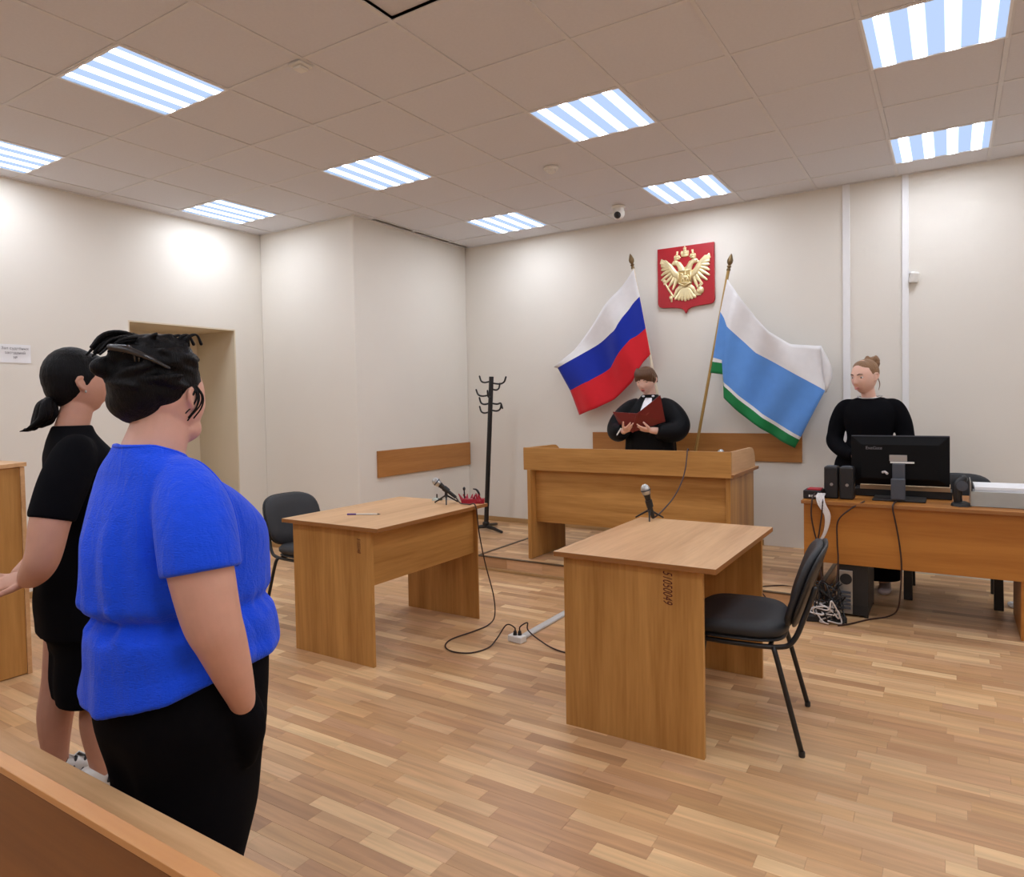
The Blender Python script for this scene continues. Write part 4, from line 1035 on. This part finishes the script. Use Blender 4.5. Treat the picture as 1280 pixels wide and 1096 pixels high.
# ---- woman in the blue blouse
mb = MB()
H = head(mb, (0.0, -.028, 1.462), .24, .05, 1.05, 1.10, .16)
stube(mb, [(0, -.095, 1.25, .095), (0, -.080, 1.31, .083), (0, -.06, 1.37, .076), (0, -.045, 1.44, .07)], 20)
mb.ell((.0, -.005, 1.375), (.062, .062, .045)); mb.ell((-.02, .03, 1.37), (.05, .04, .034))       # full cheeks and chin
body_loft(mb, [(.50, .16, .13, .13, -.02), (.70, .20, .18, .18, -.01), (.95, .17, .2, .19, -.01), (1.15, .18, .14, .14, -.04), (1.25, .17, .09, .09, -.07), (1.30, .10, .07, .06, -.08)], 40)
stube(mb, [(.17, -.09, 1.20, .08), (.245, -.118, 1.09, .082), (.270, -.122, 1.01, .078), (.284, -.108, .90, .071), (.285, -.085, .835, .063), (.276, -.048, .74, .050), (.258, -.014, .665, .038), (.245, .0, .635, .033)], 20)
hand(mb, (.240, .004, .628), (-.30, .14, -.94), (-.95, .1, -.1), 1, .85, .25)
stube(mb, [(-.16, -.06, 1.20, .08), (-.215, -.02, 1.09, .080), (-.235, .02, 1.0, .076), (-.245, .05, .90, .070), (-.245, .075, .835, .062), (-.24, .11, .74, .050), (-.23, .13, .665, .037)], 20)
hand(mb, (-.228, .134, .655), (.10, .30, -.92), (.95, .1, -.1), -1, 1.0, .3)
for sx in (-1, 1):
    stube(mb, [(sx * .10, -.02, .60, .09), (sx * .10, -.02, .35, .065), (sx * .10, -.03, .08, .045)], 16); shoe(mb, sx * .11, -.05, -sx * .15, .235, .08, .06)
blue = person('stout woman in a royal blue blouse and black trousers, seen from behind, hand in pocket', (.31, -2.49, 0), 0, mb, M['skin'])
mb = MB()
def fold(t, z):
    back = max(0, -math.sin(t)); g = 0
    if z < .84: g += .022 * math.sin(9 * t + 3 * z) * min(1, (.84 - z) / .12) + .014 * math.sin(16 * t + 9 * z) * min(1, (.865 - z) / .1)
    elif z < 1.22: g += .026 * back * math.sin(15 * t + 2.2 * z + 1.2 * math.sin(6 * z)) * min(1, (1.22 - z) / .15) + .020 * math.sin(24 * t) * gs(z, .885, .045)
    if .85 < z < 1.1: g += .008 * math.sin(30 * z + 3 * t) * back
    return g
def hem(z, x, y): return ((.25 * y if y < 0 else -.06 * y) + .035 * max(0, x) / .25) * min(1, max(0, (.81 - z) / .09)) - .36 * max(0, y + .13) * min(1, max(0, (z - 1.28) / .04))
body_loft(mb, [(.705, .254, .247, .238, -.022), (.715, .256, .252, .244, -.020), (.735, .252, .256, .250, -.010), (.765, .238, .258, .252, -.004), (.83, .230, .250, .248, -.004), (.868, .206, .224, .222, -.004), (.882, .200, .217, .218, -.004), (.894, .204, .228, .238, -.006), (.915, .212, .246, .254, -.010), (.95, .212, .251, .251, -.012), (.997, .212, .252, .246, -.014), (1.089, .215, .240, .233, -.017), (1.181, .214, .182, .170, -.050), (1.235, .202, .125, .122, -.076), (1.268, .178, .105, .104, -.086), (1.292, .150, .094, .094, -.090), (1.315, .120, .087, .086, -.090), (1.338, .106, .083, .080, -.088)], 110, 4, 2.15, fold, hem)
stube(mb, [(.09, -.088, 1.27, .045), (.145, -.090, 1.235, .072), (.200, -.100, 1.18, .092), (.240, -.114, 1.12, .098), (.263, -.122, 1.06, .097), (.272, -.124, 1.022, .096)], 26, round_ends=False)
stube(mb, [(-.09, -.085, 1.27, .045), (-.14, -.080, 1.235, .072), (-.185, -.055, 1.18, .092), (-.213, -.02, 1.10, .098), (-.230, .01, 1.03, .096)], 26, round_ends=False)
bl = wear('blouse', mb, M['blouse'], blue, .0055, 10)
from mathutils.bvhtree import BVHTree
def on_surface(o, pts, r, name, mat, lift=0.0):
    bv = BVHTree.FromPolygons([v.co.copy() for v in o.data.vertices], [tuple(p.vertices) for p in o.data.polygons])
    out = []
    for p in spline(pts, 8):
        loc, nor, ix, d = bv.find_nearest(Vector(p)); out.append(loc + nor * lift)
    return obj(name, MB().tube(out, r, 8, round_ends=True), mat, o, smooth=True, local=True)
on_surface(bl, [(.115, -.045, 1.31), (.165, -.05, 1.27), (.225, -.045, 1.20), (.28, -.05, 1.12), (.305, -.045, 1.03)], .0050, 'seam', M['blouse'])
# neckline binding
obj('neck_binding', MB().tube([Vector((.104 * math.cos(a), -.088 + .080 * math.sin(a), 1.333 - .36 * max(0, -.088 + .080 * math.sin(a) + .13))) for a in np.linspace(0, 2 * PI, 40)], .0055, 8, caps=False), M['blouse'], bl, smooth=True, local=True)
mb = MB()
def leg_crease(t, z): return -.16 * (gs(t, PI / 2, .22) + gs(t, 3 * PI / 2, .22)) * min(1, max(0, (.56 - z) / .25)) + .012 * math.sin(7 * t + 5 * z)
body_loft(mb, [(.025, .185, .125, .120, -.038), (.12, .188, .130, .128, -.037), (.203, .194, .150, .150, -.028), (.297, .199, .170, .170, -.015), (.427, .209, .182, .183, -.011), (.521, .226, .203, .196, -.018), (.579, .234, .212, .200, -.024), (.65, .234, .220, .206, -.022), (.74, .220, .220, .210, -.012), (.83, .19, .195, .195, -.006)], 90, 4, 2.3, leg_crease)
stube(mb, [(.20, .0, .655, .035), (.222, .01, .625, .050), (.222, .03, .55, .050), (.20, .04, .46, .03)], 18)
tr = wear('trousers', mb, M['blackcloth'], blue, .006, 3)
# hair: gathered up, dishevelled, held by a claw clip
rr = random.Random(21)
mb = MB()
mb.ell((0, -.052, 1.505), (.094, .108, .112)); mb.ell((.0, -.115, 1.50), (.088, .075, .098)); mb.ell((-.02, -.105, 1.455), (.085, .078, .062)); mb.ell((.045, -.045, 1.535), (.048, .075, .07)); mb.ell((-.05, -.02, 1.545), (.055, .08, .065))
mb.ell((.062, -.075, 1.482), (.036, .05, .042)); mb.ell((-.03, -.105, 1.425), (.06, .05, .035)); mb.ell((0, -.050, 1.578), (.078, .088, .060)); mb.ell((.02, -.06, 1.600), (.05, .06, .030)); mb.ell((-.03, -.178, 1.543), (.030, .046, .030)); mb.ell((0, -.145, 1.575), (.04, .045, .035))
for k in range(90):                                    # tousled locks over the crown
    a = rr.uniform(0, 2 * PI); el = rr.uniform(-.1, 1.3)
    c = Vector((.094 * math.cos(el) * math.cos(a), -.062 + .115 * math.cos(el) * math.sin(a), 1.508 + .108 * math.sin(el)))
    if c.y > -.02 and c.z < 1.52: continue
    if c.y > .01: c.y -= .025
    tn = Vector((-math.sin(a), math.cos(a), rr.uniform(-.6, .6))).normalized() * rr.uniform(.03, .06); out = Vector((math.cos(a) * math.cos(el), math.sin(a) * math.cos(el), math.sin(el)))
    stube(mb, [(*(c - tn), .010), (*(c + out * rr.uniform(.004, .014)), .012), (*(c + tn + out * rr.uniform(-.01, .008)), .007)], 8, 4)
hair = wear('hair', mb, M['hairblack'], blue, .005, 2)
mb = MB()
for k in range(7):                                     # wisps by the ear
    a = rr.uniform(-1, 1); c_ = rr.uniform(.4, 1.1); p = H @ Vector((.080 + .004 * a, .006 + .014 * a, .03))
    stube(mb, [(*p, .0042), (*(p + Vector((.010, .012 + .010 * a, -.030 * c_))), .003), (*(p + Vector((.010, .006 + .018 * a, -.062 * c_))), .0022), (*(p + Vector((.0, -.012 + .020 * a, -.092 * c_))), .0012)], 6, 5)
for k in range(16):                                     # loose ends swept out above the clip
    q = rr.random(); o = Vector((-.05 + .09 * rr.random(), -.085 - .03 * rr.random(), 1.597 + .014 * rr.random()))
    stube(mb, [(*(o + Vector((0, .05, .0))), .0055), (*(o + Vector((0, -.03, .028 - .02 * q))), .0055), (*(o + Vector((.0, -.085, .022 - .03 * q))), .0045), (*(o + Vector((.0, -.115, -.012 - .02 * q))), .003)], 8, 4)
for k in range(6):
    a = rr.uniform(-.6, .6); o = Vector((.02 + .02 * k - .05, -.06 + .01 * k, 1.605)); stube(mb, [(*o, .0045), (*(o + Vector((.0, .0, .022))), .006), (*(o + Vector((.01 * a, .022, .03))), .003), (*(o + Vector((.01, .032, .0055))), .0045)], 8, 4)
o = obj('wisps', mb, M['hairblack'], hair, smooth=True, local=True); o['kind'] = 'stuff'
cl = MB()
cp = Vector((.02, -.168, 1.578))
for k in range(5):
    o = cp + Vector((.012, .012 * k, -.006 * k)); stube(cl, [(*o, .0045), (*(o + Vector((.022, .0, .016))), .005), (*(o + Vector((.036, .006, -.002))), .004), (*(o + Vector((.034, .010, -.022))), .002)], 7, 4)
stube(cl, [(.03, -.20, 1.592, .010), (.055, -.170, 1.585, .011), (.092, -.135, 1.563, .007), (.118, -.098, 1.538, .004)], 8, 5)
o = obj('hair_clip', cl, M['clip'], hair, smooth=True, local=True); o['label'] = 'dark claw clip with a shiny tip'

# ---- woman in black
mb = MB()
H = head(mb, (.0, .015, 1.535), .02, .0, 1.0, 1.0, .05)
stube(mb, [(0, -.03, 1.32, .062), (0, -.015, 1.38, .056), (0, .0, 1.44, .054), (0, .005, 1.5, .05)], 20)
body_loft(mb, [(.48, .13, .10, .10, 0), (.75, .17, .14, .14, .01), (1.0, .16, .13, .13, .03), (1.2, .165, .11, .11, .02), (1.28, .13, .065, .065, -.01), (1.335, .075, .055, .055, -.02)], 40)
for sx in (-1, 1):
    if sx > 0: stube(mb, [(.15, -.035, 1.245, .050), (.210, -.095, 1.15, .062), (.234, -.135, 1.06, .063), (.250, -.160, .955, .056), (.232, -.175, .905, .052), (.165, -.185, .865, .044), (.120, -.188, .845, .034)], 20)
    else: stube(mb, [(-.15, -.01, 1.245, .05), (-.20, .0, 1.15, .058), (-.215, .0, 1.04, .055), (-.205, -.02, .95, .05), (-.17, -.09, .88, .045), (-.12, -.15, .84, .040), (-.08, -.185, .825, .033)], 20)
hand(mb, (.118, -.190, .845), (-.55, -.72, -.12), (.35, -.55, .75), -1, .95, .16, .4)
hand(mb, (-.075, -.188, .822), (.84, -.46, -.10), (.3, -.45, .85), 1, .95, .25, .4)
for sx, y1, y0 in ((1, .03, .02), (-1, -.065, -.095)):
    stube(mb, [(sx * .095, y1 * .5, .60, .085), (sx * .092, y1, .40, .068), (sx * .090, (y1 + y0) / 2 - .012, .26, .062), (sx * .090, y0, .12, .045), (sx * .090, y0 + .005, .05, .038)], 18); shoe(mb, sx * .09, y0 - .01, 0, .23, .08, .055)
blk = person('woman in a black T-shirt and long black shorts, hands clasped behind her back', (-.634, -2.314, 0), -.25, mb, M['skin2'], .0048)
mb = MB()
body_loft(mb, [(.60, .208, .150, .158, .004), (.64, .210, .154, .160, .005), (.737, .212, .168, .170, .011), (.891, .200, .172, .168, .030), (1.044, .200, .165, .160, .038), (1.166, .198, .154, .150, .036), (1.25, .190, .120, .122, .010), (1.31, .155, .090, .092, -.010), (1.345, .110, .074, .074, -.018), (1.375, .074, .066, .064, -.018)], 80, 4, 2.2, lambda t, z: .012 * math.sin(8 * t + 6 * z) * (1 if z < 1.1 else .3))
stube(mb, [(.10, -.02, 1.30, .055), (.16, -.045, 1.26, .076), (.205, -.09, 1.17, .080), (.228, -.125, 1.085, .075), (.232, -.133, 1.058, .074)], 22, round_ends=False)
stube(mb, [(-.10, -.015, 1.30, .055), (-.155, -.015, 1.26, .076), (-.195, -.005, 1.17, .078), (-.213, .0, 1.07, .073)], 22, round_ends=False)
sh_ = wear('t_shirt', mb, M['blackcloth'], blk, .006, 12)
mb = MB()
body_loft(mb, [(.345, .178, .105, .110, -.008), (.42, .184, .115, .118, -.005), (.55, .192, .125, .126, .008), (.62, .196, .140, .146, .004), (.80, .18, .15, .15, .02)], 70, 4, 2.4, lambda t, z: -.10 * (gs(t, PI / 2, .2) + gs(t, 3 * PI / 2, .2)) * (1 if z < .55 else 0))
wear('shorts', mb, M['blackcloth'], blk, .006, 3)
mb = MB()
mb.ell((0, -.012, 1.560), (.084, .104, .112)); mb.ell((0, -.042, 1.53), (.074, .066, .084)); mb.ell((0, .045, 1.598), (.066, .058, .052)); mb.ell((0, -.045, 1.485), (.05, .045, .04))
hair = wear('hair', mb, M['hairblack'], blk, .005, 3)
rr = random.Random(8)
mb = MB()
for k in range(26):
    a = rr.uniform(-1, 1); b = rr.uniform(-1, 1); o = Vector((.012 * a, -.078 + .006 * b, 1.476 + .010 * b))
    stube(mb, [(*o, .010), (*(o + Vector((.022 * a, -.018 + .010 * b, -.012))), .014), (*(o + Vector((.028 * a, -.022 + .022 * b, -.055))), .014), (*(o + Vector((.020 * a, -.036 + .026 * b, -.090 + .012 * a))), .009), (*(o + Vector((.010 * a, -.068 + .030 * b, -.098 - .012 * abs(b)))), .0018)], 8, 5)
o = obj('ponytail', mb, M['hairblack'], hair, smooth=True, local=True); o['kind'] = 'stuff'
o = obj('hair_tie', MB().tube([Vector((.020 * math.cos(a), -.082, 1.477)) + Vector((0, .006 * math.sin(a), .018 * math.sin(a))) for a in np.linspace(0, 2 * PI, 18)], .005, 8, caps=False), M['silver'], hair, smooth=True, local=True); o['label'] = 'pale hair tie'
obj('earring', MB().ell(H @ Vector((.086, -.003, -.034)), (.004, .004, .006)), M['silver'], blk, smooth=True, local=True)
for sx, y0 in ((1, .02), (-1, -.095)):
    so_ = obj('shoe', remesh(shoe(MB(), sx * .09, y0 - .012, 0, .275, .102, .095, .02), .005, 2), M['white'], blk, local=True); so_.data.materials.append(M['white'])
    obj('sole', shoe(MB(), sx * .09, y0 - .014, 0, .283, .108, .024, .0), M['white'], so_, smooth=True, local=True)
    mb = MB()
    for k in range(5):
        yy = y0 + .01 + k * .032; zz = .092 - k * .008
        mb.tube([(sx * .09 - .048, yy + .02, zz - .045), (sx * .09 - .02, yy, zz + .002), (sx * .09 + .02, yy + .022, zz + .002), (sx * .09 + .050, yy, zz - .045)], .0055, 7, round_ends=True)
    obj('stripes', mb, M['black'], so_, smooth=True, local=True)
    obj('laces', MB().tube([(sx * .09 - .02, y0 + .03, .097), (sx * .09 + .022, y0 + .055, .092), (sx * .09 - .02, y0 + .08, .086), (sx * .09 + .02, y0 + .10, .078)], .004, 7), M['white'], so_, smooth=True, local=True)

# ---- judge in a black robe
mb = MB()
H = head(mb, (.012, .060, 1.490), -.02, .34, 1.0, 1.08, .12)
stube(mb, [(0, -.02, 1.30, .062), (0, .0, 1.36, .056), (-.005, .025, 1.43, .053)], 20)
body_loft(mb, [(.10, .13, .10, .10, 0), (.5, .15, .12, .12, 0), (.95, .16, .13, .13, 0), (1.15, .16, .12, .12, 0), (1.27, .15, .08, .08, -.01), (1.32, .08, .055, .055, -.015)], 40)
HL = (.165, .285, 1.055); HR = (-.005, .285, 1.065)          # +X is her right, image left
stube(mb, [(.15, 0, 1.22, .05), (.275, .05, 1.06, .048), (.21, .19, 1.035, .038), (.135, .262, 1.048, .028)], 16)
stube(mb, [(-.15, 0, 1.22, .05), (-.275, .05, 1.06, .048), (-.20, .19, 1.04, .038), (-.115, .262, 1.052, .028)], 16)
hand(mb, (.135, .262, 1.048), (-.72, .45, .25), (-.1, -.5, .85), 1, .92, .22, .6)
hand(mb, (-.115, .262, 1.052), (.86, .28, .12), (.1, -.5, .85), -1, .92, .20, .6)
for sx in (-1, 1): stube(mb, [(sx * .09, 0, .5, .075), (sx * .09, 0, .08, .045)], 14); shoe(mb, sx * .09, -.02, 0, .24, .085, .065)
jud = person('judge in a black robe with a white jabot, reading aloud from a red folder', (-.150, 2.34, POD), PI, mb, M['skinpale'], .0048, 2)
face_parts(jud, H, 1.0, 1.08, True, M['hairbrown'])
obj('open_mouth', MB().ell(H @ Vector((0, .0945, -.0625)), (.012, .006, .004), H.to_3x3().normalized()), M['eye'], jud, smooth=True, local=True)
mb = MB()
body_loft(mb, [(.06, .27, .19, .19, 0), (.5, .25, .175, .175, 0), (.86, .235, .165, .16, 0), (1.0, .225, .165, .15, 0), (1.12, .215, .160, .14, 0), (1.22, .208, .128, .118, -.005), (1.285, .168, .095, .092, -.012), (1.325, .110, .080, .076, -.012), (1.365, .070, .072, .064, -.006)], 80, 4, 2.2, lambda t, z: .022 * math.sin(11 * t + 1.5 * z) * max(0, min(1, (1.2 - z) / .3)))
for sx in (-1, 1):
    stube(mb, [(sx * .10, -.01, 1.29, .055), (sx * .17, .0, 1.245, .082), (sx * .238, .02, 1.17, .098), (sx * .285, .05, 1.085, .100), (sx * .268, .12, 1.035, .094), (sx * .205, .200, 1.030, .080), (sx * .155, .235, 1.043, .062)], 22, round_ends=False)
wear('robe', mb, M['robe'], jud, .0065, 10)
hb = MB(); R = H
for sx in (-1, 1): hb.ell(H @ Vector((sx * .066, -.015, .022)), (.026, .055, .058), H.to_3x3().normalized())
hb.ell(H @ Vector((0, -.02, .028)), (.092, .099, .098), H.to_3x3().normalized())
rr = random.Random(14)
for k in range(34):                                  # fringe and side locks
    a = rr.uniform(-1.15, 1.15); x = .082 * math.sin(a); y = .078 * math.cos(a)
    o = Vector((x * .75, y * .62, .112)); m_ = Vector((x * 1.02, y * 1.10, .075)); e = Vector((x * 1.06 + .006 * rr.uniform(-1, 1), y * 1.13, .046 - .030 * abs(a) + rr.uniform(-.006, .006)))
    stube(hb, [(*(H @ o), .016), (*(H @ m_), .013), (*(H @ e), .007)], 8, 4)
for sx in (-1, 1):
    for k in range(4): stube(hb, [(*(H @ Vector((sx * .070, .02 - .020 * k, .06))), .013), (*(H @ Vector((sx * .084, .012 - .022 * k, .02))), .010), (*(H @ Vector((sx * .082, .006 - .022 * k, -.012 - .008 * k))), .005)], 8, 4)
wear('hair', hb, M['hairbrown'], jud, .005, 2)
jb_ = MB()
jb_.rings([[Vector((-.018 + w * (q - .5) * 2, y + .006 * math.sin(q * 9), z)) for q in np.linspace(0, 1, 9)] for z, y, w in ((1.335, .072, .030), (1.29, .105, .040), (1.24, .140, .047), (1.18, .172, .052), (1.12, .180, .056))], caps=False, close=False)
o = obj('jabot', jb_, M['jabot'], jud, smooth=True, local=True); q = o.modifiers.new('s', 'SOLIDIFY'); q.thickness = .006
cb = MB()
for sx in (-1, 1): cb.ell((-.012 + sx * .046, .068, 1.350), (.014, .010, .009))
obj('collar_tips', cb, M['jabot'], jud, smooth=True, local=True)
pen = thing('pen', 'white pen held in the right hand of the judge', 'pen', (-.33, 2.05, 1.14))
obj('barrel', MB().tube([(-.315, 2.062, 1.185), (-.345, 2.04, 1.125)], .006, 8), M['white'], pen); obj('tip', MB().tube([(-.345, 2.04, 1.125), (-.351, 2.036, 1.113)], [.005, .001], 8), M['grey'], pen)
# folder: spine toward the viewer
fo = thing('folder', 'open oxblood red folder held up by the judge', 'folder', (-.16, 2.03, 1.16))
sp_t, sp_b = Vector((-.128, 1.985, 1.315)), Vector((-.195, 2.035, 1.150)); lt, lb = Vector((-.405, 2.085, 1.330)), Vector((-.340, 2.125, 1.180)); rt, rb_ = Vector((.055, 2.06, 1.470)), Vector((.075, 2.12, 1.240))
def leaf(a, b, c, d, off, th, grow=1.0):
    n = (b - a).cross(d - a).normalized(); 
    if n.y > 0: n = -n
    m_ = MB(); q = [a - n * off, b - n * off, c - n * off, d - n * off]; ce = sum(q, Vector()) / 4; q = [ce + (p - ce) * grow for p in q]
    return m_.add(q + [p - n * th for p in q], [(0, 1, 2, 3), (7, 6, 5, 4), (0, 4, 5, 1), (1, 5, 6, 2), (2, 6, 7, 3), (3, 7, 4, 0)])
obj('cover', leaf(lt, sp_t, sp_b, lb, 0, .005), M['folder'], fo, bevel=.0015); obj('cover', leaf(sp_t, rt, rb_, sp_b, 0, .005), M['folder'], fo, bevel=.0015)
obj('spine', MB().tube([sp_t, sp_b], .007, 10), M['folder'], fo)
obj('pages', leaf(lt, sp_t, sp_b, lb, .006, .004, .95), M['paper'], fo); obj('pages', leaf(sp_t, rt, rb_, sp_b, .006, .004, .95), M['paper'], fo)
# crest pressed into the right cover
ce = (sp_t + rt + rb_ + sp_b) / 4; nn = (rt - sp_t).cross(sp_b - sp_t).normalized(); nn = nn if nn.y < 0 else -nn
obj('embossed_crest', MB().lathe([(.030, 0), (.032, .0015), (.030, .003), (.026, .003), (.024, .001), (.001, .001)], ce, 20, nn.to_track_quat('Z', 'Y').to_matrix()), plain('crest_relief', srgb(134, 52, 40), .35), fo)

# ---- clerk in black behind the computer
mb = MB()
H = head(mb, (.03, .035, 1.570), -.52, .20, 1.06, 1.0, .05)
stube(mb, [(0, -.02, 1.38, .055), (.005, -.005, 1.43, .048), (.018, .015, 1.51, .047)], 20)
body_loft(mb, [(.5, .15, .11, .11, 0), (.92, .19, .13, .13, 0), (1.12, .125, .10, .10, 0), (1.28, .15, .11, .10, 0), (1.38, .14, .07, .07, -.01), (1.42, .08, .05, .05, -.02)], 40)
for sx in (-1, 1): stube(mb, [(sx * .155, -.01, 1.345, .045), (sx * .208, -.012, 1.24, .042), (sx * .226, .0, 1.13, .040), (sx * .220, .035, 1.08, .038), (sx * .15, .128, 1.022, .033), (sx * .07, .17, 1.0, .026)], 16)
hand(mb, (.075, .172, 1.0), (-.9, .3, -.1), (-.1, -.6, -.8), 1, .9, .3); hand(mb, (-.055, .172, 1.0), (.9, .35, -.15), (.1, -.6, -.8), -1, .9, .3)
for sx in (-1, 1): stube(mb, [(sx * .09, 0, .55, .075), (sx * .09, -.01, .3, .055), (sx * .09, 0, .06, .035)], 14); shoe(mb, sx * .09 - .01, -.02, 0, .225, .075, .05)
clk = person('clerk in a fitted black long sleeved dress, standing behind the computer, hair in a bun', (1.655, 2.07, 0), PI, mb, M['skinpale'], .0048, 2)
face_parts(clk, H, 1.06, 1.0, False, lip=plain('pale_lips', srgb(200, 130, 118), .45))
mb = MB()
body_loft(mb, [(.085, .20, .12, .13, 0), (.5, .215, .135, .14, 0), (.78, .238, .150, .15, 0), (.93, .236, .150, .145, 0), (1.02, .195, .130, .125, 0), (1.085, .158, .116, .110, 0), (1.14, .152, .116, .106, 0), (1.24, .170, .130, .110, 0), (1.32, .178, .115, .098, 0), (1.375, .160, .088, .084, -.008), (1.40, .125, .074, .070, -.015), (1.418, .092, .064, .058, -.020)], 70, 4, 2.2, lambda t, z: .008 * math.sin(7 * t + 20 * z) * (1 if .9 < z < 1.3 else .2))
for sx in (-1, 1): stube(mb, [(sx * .10, -.01, 1.372, .040), (sx * .165, -.01, 1.345, .058), (sx * .208, -.012, 1.25, .062), (sx * .228, -.008, 1.15, .060), (sx * .228, .025, 1.085, .060), (sx * .155, .125, 1.022, .050), (sx * .09, .165, 1.003, .038)], 20, round_ends=False)
wear('dress', mb, M['blackcloth'], clk, .0055, 12)
o = obj('necklace', MB().tube([Vector((.078 * math.cos(a), -.014 + .070 * math.sin(a), 1.428 - .016 * max(0, math.sin(a)))) for a in np.linspace(0, 2 * PI, 36)], .0055, 8, caps=False), M['silver'], clk, smooth=True, local=True); o['label'] = 'pale bead necklace'
hb = MB(); R3 = H.to_3x3().normalized()
hb.ell(H @ Vector((0, -.026, .026)), (.085, .098, .100), R3); hb.ell(H @ Vector((0, .010, .068)), (.064, .06, .052), R3)
rr = random.Random(31); bc = H @ Vector((0, -.100, .082))
for k in range(26):
    a = rr.uniform(0, 2 * PI); b = rr.uniform(-1, 1); r = .046
    pts = []
    for i in range(5):
        an = a + i * .6; pts.append((bc.x + r * math.cos(an) * (1 - .3 * b * b), bc.y + r * math.sin(an) * .9, bc.z + .034 * b + .008 * math.sin(3 * an), .011 if i < 4 else .006))
    stube(hb, pts, 8, 4)
hb.ell(bc, (.046, .043, .042))
hr = wear('hair', hb, M['hairlight'], clk, .005, 2)
for sx in (-1, 1):
    mb = stube(MB(), [(*(H @ Vector((sx * .074, -.035, -.01))), .004), (*(H @ Vector((sx * .080, -.040, -.06))), .003), (*(H @ Vector((sx * .074, -.028, -.10))), .002)], 7, 4)
    obj('wisp', mb, M['hairlight'], hr, smooth=True, local=True)
for sx in (-1, 1):
    o = obj('shoe', remesh(shoe(MB(), sx * .09 - .01, -.022, 0, .245, .092, .068), .005, 2), M['white'], clk, local=True); o.data.materials.append(plain('dusty_pink_leather', srgb(196, 178, 176), .5))
